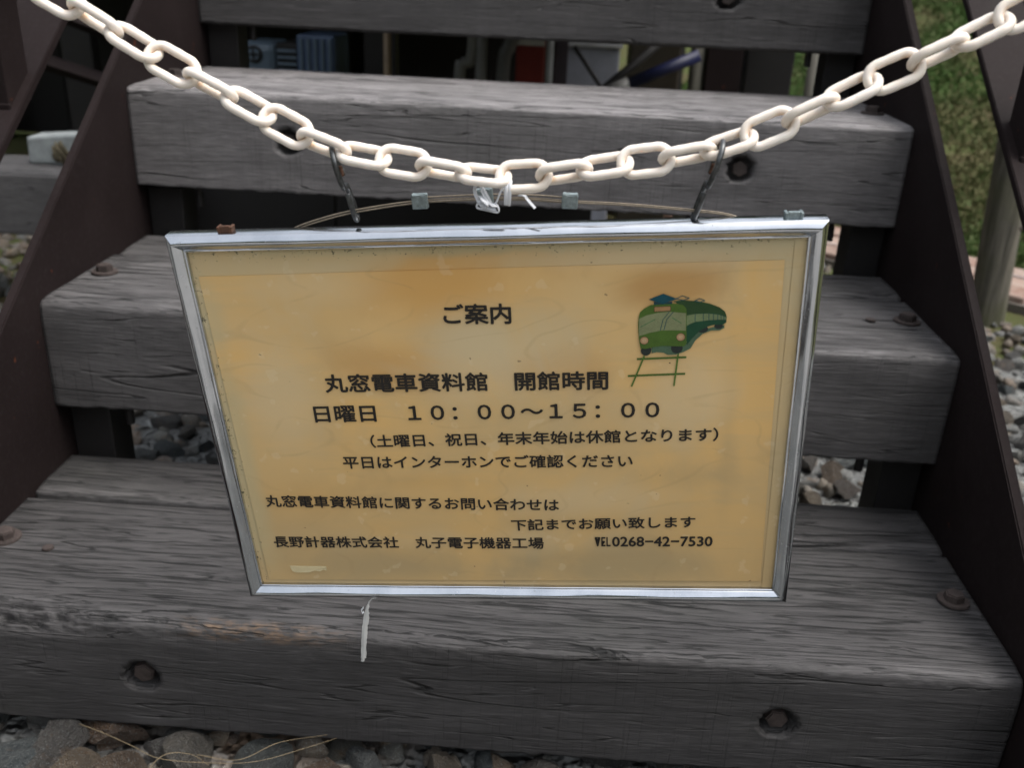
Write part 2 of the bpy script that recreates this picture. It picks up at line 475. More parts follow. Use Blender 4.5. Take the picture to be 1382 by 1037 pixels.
def build_ground():
    def axis(c0, c1, n, far):
        a = np.linspace(c0, c1, n)
        lo = c0 - np.geomspace(0.3, far, 26)[::-1]; hi = c1 + np.geomspace(0.3, far, 26)
        return np.concatenate([lo, a, hi])
    X = axis(-3, 5, 90, 120); Y = axis(-2, 8, 110, 120)
    gx, gy = np.meshgrid(X, Y, indexing='ij')
    x, y = gx.ravel(), gy.ravel()
    nz = fbm(np.stack([x * 1.3, y * 1.3, x * 0], 1), 3, 5)
    t = (x - 1.05) * 0.74 + (y - 2.40) * 0.67
    z = ground_z(x, y) + (nz - .5) * 0.10 * np.clip(t * 1.5, 0, 1)
    V = np.stack([x, y, z], 1)
    nx, ny = len(X), len(Y)
    i, j = np.meshgrid(np.arange(nx - 1), np.arange(ny - 1), indexing='ij')
    a = (i * ny + j).ravel()
    F = np.stack([a, a + ny, a + ny + 1, a + 1], 1)
    N = NT('earth')
    v = N.coord('Object'); n = N.noise(v, 6, 5, 0.65); n2 = N.noise(v, 60, 4, 0.7)
    c = N.mix(N.rng(n, 0.35, 0.65), (.080, .066, .036), (.050, .085, .022))
    c = N.mix(N.rng(n2, 0.4, 0.7), c, (.085, .070, .042))
    N.set(Base_Color=c, Roughness=1.0, Normal=N.bump(n2, 0.8, 0.01))
    N.b.inputs['Specular IOR Level'].default_value = 0.05
    o = obj('ground', fast_mesh('ground', V, F, True), None, N.m)
    tag(o, kind='structure')
    return o
ground = build_ground()

# ---- crushed stone
def stone_mat(name, use_attr):
    N = NT(name)
    v = N.coord('Object', (1, 1, 1) if use_attr else (.034, .034, .034)) if use_attr else N.coord(vec=N.coord('Object', (1, 1, 1), rnd=True), scale=(.034, .034, .034))
    if use_attr:
        rnd = N.attr('tone').outputs['Fac']
    else:
        rnd = N.n.new('ShaderNodeObjectInfo').outputs['Random']
    base = N.ramp(rnd, [(0.0, (.085, .110, .125)), (0.14, (.14, .17, .18)), (0.28, (.10, .13, .145)), (0.40, (.20, .21, .18)), (.46, (.20, .125, .065)),
                        (0.53, (.17, .09, .045)), (0.62, (.13, .155, .165)), (0.74, (.27, .19, .11)), (0.86, (.17, .19, .195)), (1.0, (.12, .10, .085))])
    n = N.noise(v, 60, 6, 0.72); n2 = N.noise(v, 520, 3, 0.7); n3 = N.noise(v, 28, 4, 0.6, 0.8)
    c = N.mix(N.rng(n, 0.35, 0.7, 0, .45), base, (.175, .17, .15))
    if use_attr: c = N.mix(.45, c, (.13, .105, .08))
    c = N.mix(N.rng(n, 0.62, 0.36, 0, .5), c, (.050, .055, .057))
    c = N.mix(N.math('MULTIPLY', N.rng(n3, 0.60, 0.72), 0.6), c, (.22, .12, .05))
    c = N.mix(N.math('MULTIPLY', N.rng(n2, 0.54, 0.68), 0.55), c, (.42, .44, .43))
    N.set(Base_Color=c, Roughness=0.72, Normal=N.bump(N.math('ADD', n, N.math('MULTIPLY', n2, .5)), 1.0, 0.16 if not use_attr else .004))
    return N.m
M['stone'] = stone_mat('crushed_stone', False)
M['stone_mass'] = stone_mat('crushed_stone_mass', True)

def stone_shape(seed, sub):
    bm = bmesh.new()
    bmesh.ops.create_icosphere(bm, subdivisions=sub, radius=1.0)
    V = np.array([v.co[:] for v in bm.verts]); F = np.array([[v.index for v in f.verts] for f in bm.faces])
    bm.free()
    rg = np.random.default_rng(seed)
    s = np.array([1.0, rg.uniform(.65, .95), rg.uniform(.6, .8)])
    for k in range(8):                     # chop with planes: crushed faces
        n = rg.normal(size=3); n /= np.linalg.norm(n)
        d = rg.uniform(.36, .70)
        e = V @ n - d
        V = V - np.where(e > 0, e, 0)[:, None] * n * 0.985
    V = V * s
    V = V * (1 + 0.07 * (fbm(V * 3 + 10 + seed, 2, seed) - .5) * 2)[:, None]
    return V, F

STONES_HI = []
for k in range(12):
    V, F = stone_shape(40 + k, 3)
    m = fast_mesh('stone', V * 1.0, F, True)
    bm = bmesh.new(); bm.from_mesh(m)
    for e in bm.edges:
        if len(e.link_faces) == 2 and e.calc_face_angle(0) > .26: e.smooth = False
    bm.to_mesh(m); bm.free()
    STONES_HI.append(m)
STONES_LO = [stone_shape(80 + k, 2) for k in range(8)]

def random_rots(n, rg):
    q = rg.normal(size=(n, 4)); q /= np.linalg.norm(q, axis=1)[:, None]
    w_, x, y, z = q.T
    return np.stack([np.stack([1 - 2 * (y * y + z * z), 2 * (x * y - z * w_), 2 * (x * z + y * w_)], 1),
                     np.stack([2 * (x * y + z * w_), 1 - 2 * (x * x + z * z), 2 * (y * z - x * w_)], 1),
                     np.stack([2 * (x * z - y * w_), 2 * (y * z + x * w_), 1 - 2 * (x * x + y * y)], 1)], 1)

def build_gravel():
    bed = obj('gravel_bed', box_mesh('gravel_bed', (-3.4, -1.6, GZ - .06), (1.7, 1.3, GZ - .024)), None, M['stone'])
    tag(bed, kind='structure')
    # big stones singled out: along the foot of the lowest step, in the gaps between the steps, beside the stringer
    fixed = [(-.470, -.035, .038, .02), (-.425, -.022, .036, .56), (-.392, -.048, .030, .78), (-.345, -.045, .034, .17), (-.372, .02, .034, .58),
             (-.275, -.020, .042, .12), (-.235, -.062, .030, .30), (-.205, -.008, .032, .66), (-.148, -.036, .044, .44), (-.31, -.004, .026, .9),
             (-.095, -.005, .030, .25), (-.045, -.040, .036, .46), (-.005, -.012, .03, .68), (.045, -.045, .04, .14), (.09, -.008, .03, .1),
             (.135, -.042, .036, .3), (.185, -.02, .03, .85), (.24, -.035, .04, .12), (.30, -.02, .034, .66), (.36, -.04, .036, .44), (.43, -.03, .038, .15), (.49, -.02, .034, .9)]
    rg = np.random.default_rng(5)
    spots = [(x, y, s) for x, y, s, _ in fixed]
    def near(x, y, s):
        for a, b, c in spots:
            if abs(a - x) < .09 and (a - x) ** 2 + (b - y) ** 2 < ((s + c) * .72) ** 2: return True
        return False
    placed = [(x, y, s) for x, y, s, _ in fixed]
    placed = [(x, y - .006, s * 1.22) for x, y, s in placed]
    regions = [(-.62, .62, -.12, .06, 75, .020, .036), (-.62, -.30, .42, 1.0, 90, .020, .034), (.28, .66, .42, 1.05, 75, .020, .034), (.66, 1.25, .12, 1.5, 270, .020, .036)]
    for x0, x1, y0, y1, n, a, b in regions:
        k = 0
        while k < n * 3 and n > 0:
            k += 1
            x, y, s = rg.uniform(x0, x1), rg.uniform(y0, y1), rg.uniform(a, b)
            if near(x, y, s) or (x > .6 and (x - .93) * .77 + (y - 2.05) * .64 > -.05): continue
            spots.append((x, y, s)); placed.append((x, y, s)); n -= 1
            if len(placed) >= 296: break
    for i, (x, y, s) in enumerate(placed[:298]):
        o = obj('stone', STONES_HI[i % 12], bed, M['stone'])
        z = GZ - .016 + rg.uniform(-.006, .008) + (.006 if i < 22 else 0)
        o.location = (x, y, z)
        o.rotation_euler = (rg.uniform(-.5, .5), rg.uniform(-.5, .5), rg.uniform(0, 6.28))
        o.scale = (s, s, s)
    # everything else of the gravel
    gx = np.arange(-2.6, 1.5, .040); gy = np.arange(-.5, 2.3, .040)
    X, Y = np.meshgrid(gx, gy); X = X.ravel() + rg.uniform(-.018, .018, X.size); Y = Y.ravel() + rg.uniform(-.018, .018, Y.size)
    keep = ((X - .93) * .77 + (Y - 2.05) * .64 < -.02)
    X, Y = X[keep], Y[keep]
    n = len(X); S = rg.uniform(.015, .031, n)
    Rm = random_rots(n, rg); Z = GZ - .026 + rg.uniform(-.008, .008, n)
    VV, FF, TT, off = [], [], [], 0
    for i in range(n):
        V, F = STONES_LO[i % 8]
        VV.append((V * S[i]) @ Rm[i].T + (X[i], Y[i], Z[i])); FF.append(F + off); off += len(V)
        TT.append(np.full(len(V), rg.random()))
    m = fast_mesh('loose_gravel', np.concatenate(VV), np.concatenate(FF), True)
    at = m.attributes.new('tone', 'FLOAT', 'POINT'); at.data.foreach_set('value', np.concatenate(TT).astype(np.float32))
    o = obj('loose_gravel', m, None, M['stone_mass'])
    tag(o, 'loose crushed grey stone spread under and around the steps', 'gravel', kind='stuff')
build_gravel()

# ---- brick edging along the far side of the gravel
def build_path():
    N = NT('worn_red_brick'); v = N.coord('Object', rnd=True)
    oi = N.n.new('ShaderNodeObjectInfo').outputs['Random']
    n = N.noise(v, 22, 5, .65); n2 = N.noise(v, 5, 3, .6)
    c = N.ramp(oi, [(0, (.20, .115, .085)), (.4, (.26, .16, .125)), (.7, (.17, .10, .075)), (1, (.30, .21, .17))])
    c = N.mix(N.rng(n, .4, .7), c, (.32, .26, .22)); c = N.mix(N.rng(n2, .56, .7, 0, .7), c, (.45, .42, .42))
    N.set(Base_Color=c, Roughness=.85, Normal=N.bump(n, .6, .003)); 
    path = obj('brick_path', box_mesh('brick_path', (-2.0, .0, -.05), (2.0, .345, -.018)), None, simple('path_mortar', (.13, .115, .10), .95))
    tag(path, kind='structure')
    path.location = (.93, 2.05, GZ + .012)
    path.rotation_euler = (0, 0, math.atan2(-.64, .77))
    bmsh = box_mesh('brick', (-.099, -.049, -.03), (.099, .049, .004), .006)
    rg = random.Random(3)
    for r in range(3):
        for i in range(19):
            x = -2.0 + .12 + i * .208 + (r % 2) * .10
            b = obj('brick', bmsh, path, N.m)
            b.location = (x + rg.uniform(-.003, .003), .060 + r * .112, -.004 + rg.uniform(-.003, .004)); b.rotation_euler = (rg.uniform(-.02, .02), rg.uniform(-.015, .015), rg.uniform(-.02, .02))
build_path()

# ---- grass bank
def build_grass():
    rg = np.random.default_rng(21)
    n = 260000
    d = rg.uniform(0, 1, n) ** 1.5
    t = 0.03 + d * 9.0; s = rg.uniform(-1.6, 1.9, n) * (1 + 1.6 * d)
    X = 1.05 + .76 * t + .65 * s; Y = 2.42 + .65 * t - .76 * s
    # bare and dry patches
    p = fbm(np.stack([X * 1.1, Y * 1.1, X * 0], 1), 3, 9)
    near = np.exp(-t / 1.1)
    keep = (p + near * .25 > .37 + rg.uniform(-.06, .06, n))
    X, Y, p, t = X[keep], Y[keep], p[keep], t[keep]; n = len(X)
    nz = fbm(np.stack([X * 1.3, Y * 1.3, X * 0], 1), 3, 5)
    tt = (X - 1.05) * 0.74 + (Y - 2.40) * 0.67
    Z = ground_z(X, Y) + (nz - .5) * .10 * np.clip(tt * 1.5, 0, 1) - .004
    h = rg.uniform(.010, .024, n) * (1 + t * .08); wd = rg.uniform(.0028, .0055, n) * (1 + t * .30)
    a = rg.uniform(0, 6.28, n); lx, ly = rg.normal(0, .5, n) * h, rg.normal(0, .5, n) * h
    B = np.stack([X, Y, Z], 1)
    u = np.stack([np.cos(a) * wd, np.sin(a) * wd, a * 0], 1)
    mid = B + np.stack([lx * .35, ly * .35, h * .6], 1); tip = B + np.stack([lx, ly, h], 1)
    V = np.stack([B - u, B + u, mid + u * .8, mid - u * .8, tip], 1).reshape(-1, 3)
    o = np.arange(n)[:, None] * 5
    F = np.concatenate([o + [[0, 1, 2]], o + [[0, 2, 3]], o + [[3, 2, 4]]]).astype(np.int32)
    m = fast_mesh('grass', V, F)
    col = np.repeat(np.clip(rg.normal(.5, .12, n) + (p - .5) * 2.2, 0, 1), 5).astype(np.float32)
    m.attributes.new('tone', 'FLOAT', 'POINT').data.foreach_set('value', col)
    N = NT('grass_blades')
    c = N.ramp(N.attr('tone').outputs['Fac'], [(0, (.11, .10, .045)), (.25, (.060, .085, .026)), (.55, (.050, .100, .022)), (1, (.070, .125, .028))])
    N.set(Base_Color=c, Roughness=.75); N.b.inputs['Specular IOR Level'].default_value = 0.2
    tag(obj('grass', m, None, N.m), 'short patchy green grass on the bank behind the brick edging', 'grass', kind='stuff')
build_grass()

# ---- unseen additions: pale slab bouncing light to the sign, tree ring dimming low sky
def surroundings():
    N = NT('pale_bounce'); v = N.coord('Object'); n = N.noise(v, 3, 6, .65)
    N.set(Base_Color=N.mix(N.rng(n, .35, .65), (.17, .165, .155), (.26, .25, .235)), Roughness=.85, Normal=N.bump(N.noise(v, 120, 4, .6), .4, .002))
    o = obj('bounce_slab', box_mesh('bounce_slab', (-1.9, -9.0, GZ - .08), (1.9, -.62, GZ + .004)), None, N.m); tag(o, kind='structure')  # added out of view to throw light up at the sign
    rg = np.random.default_rng(77); n = 90000
    a = rg.uniform(0, 6.2832, n); rad = 24 + rg.uniform(0, 5, n) + 2.5 * np.sin(a * 5)
    X, Y = np.cos(a) * rad, np.sin(a) * rad
    top = 8.0 + 4.5 * fbm(np.stack([np.cos(a) * 7, np.sin(a) * 7, a * 0], 1), 3, 31) + .8 * np.sin(a * 31) * np.sin(a * 12)  # height shaped to darken the horizon and the frame's reflections
    Z = ground_z(X, Y) + rg.uniform(0, 1, n) ** .8 * top
    s = rg.uniform(.16, .40, n); Rm = random_rots(n, rg)
    Q = np.array([[-1, -.6, 0], [1, -.6, 0.1], [.8, .7, 0], [-.8, .7, -.1]])
    V = (np.einsum('nij,kj->nki', Rm, Q) * s[:, None, None] + np.stack([X, Y, Z], 1)[:, None, :]).reshape(-1, 3)
    F = np.arange(n * 4).reshape(n, 4)
    m = fast_mesh('dimming_trees', V, F)
    m.attributes.new('tone', 'FLOAT', 'POINT').data.foreach_set('value', np.repeat(rg.uniform(0, 1, n), 4).astype(np.float32))
    N = NT('far_foliage'); c = N.ramp(N.attr('tone').outputs['Fac'], [(0, (.030, .050, .018)), (.6, (.050, .080, .025)), (1, (.085, .11, .04))])
    N.set(Base_Color=c, Roughness=.8)
    tag(obj('dimming_trees', m, None, N.m), 'unseen belt of trees added far off to darken the low sky', 'trees', kind='stuff')
surroundings()

# ================================================================== STAIRCASE
stairs = empty('timber_staircase', (0, 0, GZ))
tag(stairs, 'outdoor staircase of thick weathered grey timbers bolted between brown steel side plates', 'staircase')
OFF = Vector((0, 0, -GZ))       # children are written in world coordinates

def sobj(name, mesh, parent, mat=None):
    o = obj(name, mesh, parent, mat)
    if parent is stairs: o.location = OFF
    return o

def stringer(sx):
    k = .053 if sx < 0 else .050
    xi, xo = sx * .5505, sx * .5625
    prof = []
    for y in np.linspace(-.42, 1.75, 40): prof.append((y, .7093 * y + k))
    low = [(1.75, .7093 * 1.75 + k - .34), (-.14, .7093 * -.14 + k - .34), (-.42, -.40)]
    poly = prof + low
    V = [(xi, y, z) for y, z in poly] + [(xo, y, z) for y, z in poly]
    n = len(poly)
    F = [tuple(range(n)), tuple(range(2 * n - 1, n - 1, -1))] + [(i, (i + 1) % n, n + (i + 1) % n, n + i) for i in range(n)]
    m = mesh_from('stringer', V, F)
    bm = bmesh.new(); bm.from_mesh(m); bmesh.ops.recalc_face_normals(bm, faces=bm.faces)
    es = [e for e in bm.edges if abs(e.verts[0].co.x - e.verts[1].co.x) < 1e-6 and all(v.co.z > .7093 * v.co.y + k - .003 for v in e.verts)]
    bmesh.ops.bevel(bm, geom=es, offset=.0015, segments=2, affect='EDGES')
    bm.to_mesh(m); bm.free()
    sobj('stringer', m, stairs, M['stringer'])
stringer(-1); stringer(1)

def beam(name, x0, x1, y0, dep, zt, thk, seed, res, holes=(), er=.006, skew=(0, 0), wear=None, frontres=None, yskew=(0, 0), rust=None, tone=1.0, top_light=0.0):
    """one sawn timber; zt/y0 at its left end, skew = how much the right end is off in z, yskew in y"""
    fr = frontres or res
    def seg(p, q, n): return [(p[0] + (q[0] - p[0]) * i / n, p[1] + (q[1] - p[1]) * i / n) for i in range(n)]
    def arc(c, a0, a1, n=5): return [(c[0] + math.cos(R_(a0 + (a1 - a0) * i / n)) * er, c[1] + math.sin(R_(a0 + (a1 - a0) * i / n)) * er) for i in range(n)]
    P = []
    P += seg((dep, -thk), (er * .5, -thk), 5)
    P += seg((0, -thk + er * .5), (0, -er), max(4, int((thk - er) / fr)))
    P += arc((er, -er), 180, 90)
    P += seg((er, 0), (dep - er * .7, 0), max(4, int(dep / res)))
    P += arc((dep - er, -er), 90, 0)
    P += seg((dep, -er), (dep, -thk), 6)
    P = np.array(P); np_ = len(P)
    nx = int((x1 - x0) / res)
    X = np.linspace(x0, x1, nx)
    gx = np.repeat(X, np_); gy = np.tile(P[:, 0], nx); gz = np.tile(P[:, 1], nx)
    u = (gx - x0) / (x1 - x0)
    sd = seed * 31
    # soft waviness of old timber
    n1 = fbm(np.stack([gx * 2.5 + sd, gy * 9, gz * 9], 1), 3, seed) - .5
    n2 = fbm(np.stack([gx * 9 + sd, gy * 70, gz * 70], 1), 2, seed + 3) - .5
    onfront = (gy < er * .6); ontop = (gz > -er * .6)
    de = np.sqrt(np.clip(gy, 0, 1) ** 2 + np.clip(-gz, 0, 1) ** 2)         # distance from the front top edge
    ew = np.clip(1 - de / .030, 0, 1) ** 1.4
    amt = .0018 + .0028 * fbm(np.stack([gx * 6 + sd, gx * 0, gx * 0], 1), 3, seed + 7)
    if wear is not None: amt = amt + wear(gx)
    jag = fbm(np.stack([gx * 90 + sd, gy * 150, gz * 150], 1), 3, seed + 11)
    dn = ew * amt * (.55 + .9 * jag)
    y = gy + dn * .75 + np.where(onfront, n1 * .0025 + n2 * .0004, 0)
    z = gz - dn + np.where(ontop, n1 * .0030 + n2 * .0003, 0)
    be = np.clip(1 - np.sqrt((gy) ** 2 + (gz + thk) ** 2) / .02, 0, 1)
    z = z + be * .003 * jag * 2
    x = gx.copy()
    # counterbored bolt holes
    damage = np.zeros(len(x))
    for hx, hz, hr in holes:
        fz = hz
        rr = np.sqrt((gx - hx) ** 2 + (gz - fz) ** 2); m = onfront & (gy < 1e-6 + .0005)
        ang = np.arctan2(gz - fz, gx - hx); R = hr * (1 + .04 * np.sin(3 * ang + seed))
        inn = m & (rr < R); 
        snap = m & (rr >= R) & (rr < R + fr * .8)
        x = np.where(snap, hx + np.cos(ang) * R, x); z = np.where(snap, fz + np.sin(ang) * R, z)
        sn2 = inn & (rr > R - fr * .8)
        x = np.where(sn2, hx + np.cos(ang) * R * .97, x); z = np.where(sn2, fz + np.sin(ang) * R * .97, z)
        y = np.where(inn, y + .020, y)
        damage = np.maximum(damage, np.where(m, np.clip(1.35 - rr / R * .9, 0, .7) * (rr < R * 1.35), 0))
        below = m & (gz < fz) & (np.abs(gx - hx) < R * .7) & (fz - gz < R * 2.6)
        damage = np.maximum(damage, np.where(below, .28 * (1 - (fz - gz) / (R * 2.6)), 0))
    V = np.stack([x, y + y0 + yskew[0] + (yskew[1] - yskew[0]) * u, z + zt + skew[0] + (skew[1] - skew[0]) * u], 1)
    i, j = np.meshgrid(np.arange(nx - 1), np.arange(np_), indexing='ij'); i = i.ravel(); j = j.ravel(); j2 = (j + 1) % np_
    F = np.stack([i * np_ + j, i * np_ + j2, (i + 1) * np_ + j2, (i + 1) * np_ + j], 1)
    m = fast_mesh(name, V, F[:, ::-1], True)
    bm = bmesh.new(); bm.from_mesh(m)
    bm.verts.ensure_lookup_table()
    for base in (0, (nx - 1) * np_):
        try: bm.faces.new([bm.verts[base + k] for k in range(np_)])
        except ValueError: pass
    bmesh.ops.recalc_face_normals(bm, faces=bm.faces)
    bm.to_mesh(m); bm.free()
    # wear and painted light: R rust/orange lichen, G bleached arris plus sky light on tops, B damp or broken dark fibre
    g = np.clip(1 - np.abs(de - .010) / .012, 0, 1) * (.35 + .65 * (fbm(np.stack([gx * 8 + sd, gy * 20, gz * 20], 1), 3, seed + 5) > .5)) * ontop
    g = np.maximum(g, top_light * ontop * (gy < dep - .004) * (.55 + .45 * np.clip((n1 + .5), 0, 1)))  # grazing sky light on the tops, painted into the wood colour
    b = damage + np.clip((jag - .60) * 5, 0, 1) * ew * .45
    if wear is not None:
        wv = np.clip(wear(gx) / .008, 0, 1); b = np.maximum(b, wv * np.clip((jag - .42) * 5, 0, 1) * np.clip(ew * 2.2, 0, 1) * .9); g = g * (1 - wv * .6)
    r = np.zeros_like(g)
    if rust is not None:
        rx0, rx1 = rust
        r = np.clip((gx - rx0) / .05, 0, 1) * np.clip((rx1 - gx) / .08, 0, 1) * np.clip(1 - np.abs(de - .006) / .012, 0, 1) * 1.2
    colr = np.stack([np.clip(r, 0, 1), np.clip(g, 0, 1), np.clip(b, 0, 1), np.ones_like(g)], 1).astype(np.float32)
    m.attributes.new('tone', 'FLOAT', 'POINT').data.foreach_set('value', np.full(len(g), tone, dtype=np.float32))
    ca = m.color_attributes.new('wear', 'FLOAT_COLOR', 'POINT'); ca.data.foreach_set('color', colr.ravel())
    return sobj(name, m, stairs, M['wood'])

# fasteners ---------------------------------------------------------
def hex_mesh(name, r, h):
    bm = bmesh.new()
    bmesh.ops.create_cone(bm, cap_ends=True, segments=6, radius1=r, radius2=r * .97, depth=h)
    bmesh.ops.bevel(bm, geom=[e for e in bm.edges if e.calc_length() > r * .5 and all(v.co.z > 0 for v in e.verts)], offset=r * .12, segments=2, affect='EDGES')
    bmesh.ops.translate(bm, vec=(0, 0, h / 2), verts=bm.verts)
    m = bpy.data.meshes.new(name); bm.to_mesh(m); bm.free(); return m
def disc_mesh(name, r, h):
    bm = bmesh.new()
    bmesh.ops.create_cone(bm, cap_ends=True, segments=36, radius1=r, radius2=r * .985, depth=h)
    bmesh.ops.bevel(bm, geom=[e for e in bm.edges if all(v.co.z > 0 for v in e.verts)], offset=h * .3, segments=2, affect='EDGES')
    bmesh.ops.translate(bm, vec=(0, 0, h / 2), verts=bm.verts)
    m = bpy.data.meshes.new(name); bm.to_mesh(m); bm.free(); return m
HEX, DISC = hex_mesh('bolt', .0108, .0085), disc_mesh('washer', .0170, .0024)
HEXF = hex_mesh('bolt', .0116, .008)
NAIL = disc_mesh('nail', .0062, .0022)
SHANK = disc_mesh('bolt_end', .0055, .030)

def top_bolt(bm_o, x, y, z, r=0, tilt=(0, 0)):
    o = obj('washer', DISC, bm_o, M['bolt']); o.location = (x, y, z + .0005); o.rotation_euler = (tilt[0], tilt[1], r)
    o = obj('bolt', HEX, bm_o, M['bolt']); o.location = (x, y, z + .0028); o.rotation_euler = (tilt[0], tilt[1], r)
def front_bolt(bm_o, x, y, z, r=0):
    o = obj('bolt', HEXF, bm_o, M['bolt']); o.location = (x, y + .0125, z); o.rotation_euler = (R_(90), r, 0)
def nail(bm_o, x, y, z):
    o = obj('nail', NAIL, bm_o, M['bolt']); o.location = (x, y, z)

XB, ZB = .322, .068
HR = .0190
# lowest step; its dark tone paints in the shade over it
def wear0(x): return .0105 * np.clip((-.34 - x) / .09, 0, 1) + .003 * np.clip((.05 - x) / .3, 0, 1)
b0 = beam('front_beam', -.5503, .5485, 0, .219, -.0005, THK, 3, .0030, holes=((-.327, -.070, HR), (.322, -.072, HR)), er=.007, skew=(0, .003), wear=wear0, rust=(-.30, -.10), frontres=.0024, yskew=(.0, .002), tone=0.80)
front_bolt(b0, -.327, 0, -.070, .2); front_bolt(b0, .322, .002, -.070, .5)
top_bolt(b0, -.529, .127, .000, .4, (.03, 0)); top_bolt(b0, .524, .128, .003, .9, (-.02, .03))
nail(b0, -.472, .112, .001)
r0 = beam('rear_beam', -.5503, .5503, .227, .100, .000, THK, 5, .0045, er=.004, tone=0.80)
# second step
b1 = beam('front_beam', -.5503, .5503, RUN, .212, RISE + .004, .145, 8, .0042, holes=((-.322, -.070, HR), (.322, -.070, HR)), er=.006, skew=(0, -.004), frontres=.0035, yskew=(0, 0), tone=1.2, top_light=.2)
front_bolt(b1, -.322, RUN, RISE + .004 - .070, .3); front_bolt(b1, .322, RUN, RISE - .070, .1)
top_bolt(b1, -.524, RUN + .122, RISE + .004, .7, (.0, .03)); top_bolt(b1, .526, RUN + .124, RISE, .2)
nail(b1, .478, RUN + .118, RISE + .001)
r1 = beam('rear_beam', -.5503, .5503, RUN + .220, .102, RISE + .001, .145, 13, .0055, er=.004, tone=1.2, top_light=.2)
# third step; pale tone and top paint in grazing sky light
b2 = beam('front_beam', -.5503, .5503, 2 * RUN, .212, 2 * RISE + .005, .146, 21, .0045, holes=((-.322, -.068, HR), (.322, -.070, HR)), er=.006, skew=(0, -.003), frontres=.0036, tone=2.25, top_light=1.0)
front_bolt(b2, -.322, 2 * RUN, 2 * RISE + .005 - .068, .6); front_bolt(b2, .322, 2 * RUN, 2 * RISE + .002 - .070, .0)
top_bolt(b2, .527, 2 * RUN + .124, 2 * RISE + .002, .3); top_bolt(b2, -.527, 2 * RUN + .124, 2 * RISE + .005, .3)
r2 = beam('rear_beam', -.5503, .5503, 2 * RUN + .220, .102, 2 * RISE + .002, .145, 27, .006, er=.004, tone=2.25, top_light=1.0)
# fourth step
b3 = beam('front_beam', -.5503, .5503, 3 * RUN, .212, 3 * RISE - .006, .143, 34, .0055, holes=((-.322, -.060, HR), (.322, -.062, HR)), er=.006, frontres=.004, tone=0.9)
front_bolt(b3, -.322, 3 * RUN, 3 * RISE - .066, .3); front_bolt(b3, .322, 3 * RUN, 3 * RISE - .068, .8)
r3 = beam('rear_beam', -.5503, .5503, 3 * RUN + .220, .102, 3 * RISE - .006, .143, 39, .008, er=.004, tone=0.9)

# steel brackets and bolt ends under the treads
for k in (0, 1, 2, 3):
    for s in (-1, 1):
        zt = k * RISE - .1405 - (.003 if k else .0)
        if k == 0: continue
        bm = bmesh.new()
        xa_, xb_ = sorted((s * (.500 if s > 0 else .497), s * .549))
        add_box(bm, (xa_, k * RUN + .030, zt - .20), (xb_, k * RUN + .085, zt - .0005), .002)
        m = bpy.data.meshes.new('support_bracket'); bm.to_mesh(m); bm.free()
        sobj('support_bracket', m, stairs, M['black'])
        par = {1: b1, 2: b2, 3: b3}[k]
        o = obj('bolt_end', SHANK, par, M['black']); o.location = (s * .470, k * RUN + .030, zt - .026)

# ---- outer handrail bars (flat steel running parallel to the flight) with upright posts
def handrail(s, label):
    h = empty('handrail', (s * .6375, -.40, GZ))
    tag(h, label, 'handrail', 'handrails beside the staircase')
    inv = Vector((-s * .6375, .40, -GZ))
    def hob(name, m):
        o = obj(name, m, h, M['stringer']); o.location = inv
    k = .130
    for (a, b_, kk, nm) in ((.600, .675, k, 'lower_rail'), (.610, .665, k + .62, 'upper_rail')):
        y0 = -.40 if nm == 'lower_rail' else -.20
        V = []
        for y in (y0, 1.75):
            z = .7093 * y + kk
            V += [(s * a, y, z), (s * b_, y, z), (s * b_, y + .0065, z - .0092), (s * a, y + .0065, z - .0092)]
        F = [(0, 1, 5, 4), (1, 2, 6, 5), (2, 3, 7, 6), (3, 0, 4, 7), (3, 2, 1, 0), (4, 5, 6, 7)]
        m = mesh_from(nm, V, F)
        bm = bmesh.new(); bm.from_mesh(m); bmesh.ops.recalc_face_normals(bm, faces=bm.faces)
        bmesh.ops.bevel(bm, geom=list(bm.edges), offset=.0012, segments=2, affect='EDGES'); bm.to_mesh(m); bm.free()
        hob(nm, m)
    for py in (.420, 1.35):
        z0 = .7093 * py + k
        bm = bmesh.new()
        add_box(bm, (s * .612, py, z0 + .004), (s * .660, py + .055, z0 + .60), .0015)
        hob('post', (lambda mm: (bm.to_mesh(mm), mm)[1])(bpy.data.meshes.new('post')))
        bm.free()
        bm = bmesh.new()      # weld bead at the foot
        add_box(bm, (s * .6105, py - .002, z0 - .004), (s * .6615, py + .004, z0 + .006), .002)
        hob('weld_bead', (lambda mm: (bm.to_mesh(mm), mm)[1])(bpy.data.meshes.new('weld_bead')))
        bm.free()
    bm = bmesh.new(); add_box(bm, (s * .603, -.46, GZ - .02), (s * .672, -.385, .7093 * -.40 + k + .02 + .12), .002)
    hob('foot_post', (lambda mm: (bm.to_mesh(mm), mm)[1])(bpy.data.meshes.new('foot_post'))); bm.free()
handrail(-1, 'brown steel handrail bar with dark upright left of the steps')
handrail(1, 'brown steel handrail bar beside the grass right of the steps')

# ================================================================== SIGN
SR = Matrix(((0.9960844219107152, 0.010382889289473347, -0.08779533038150923),
             (-0.018011963654252814, 0.9960841546972491, -0.0865559121399814),
             (0.08655283699633244, 0.08779836200675298, 0.9923709256305409)))
SC0 = Vector((0.03841736, -0.12485063, 0.2999484))
sign = empty('notice_sign', SC0, SR.to_euler())
tag(sign, 'aluminium framed yellowed notice board in Japanese hanging from the ivory chain', 'sign')
def to_world(p): return SR @ Vector(p) + SC0

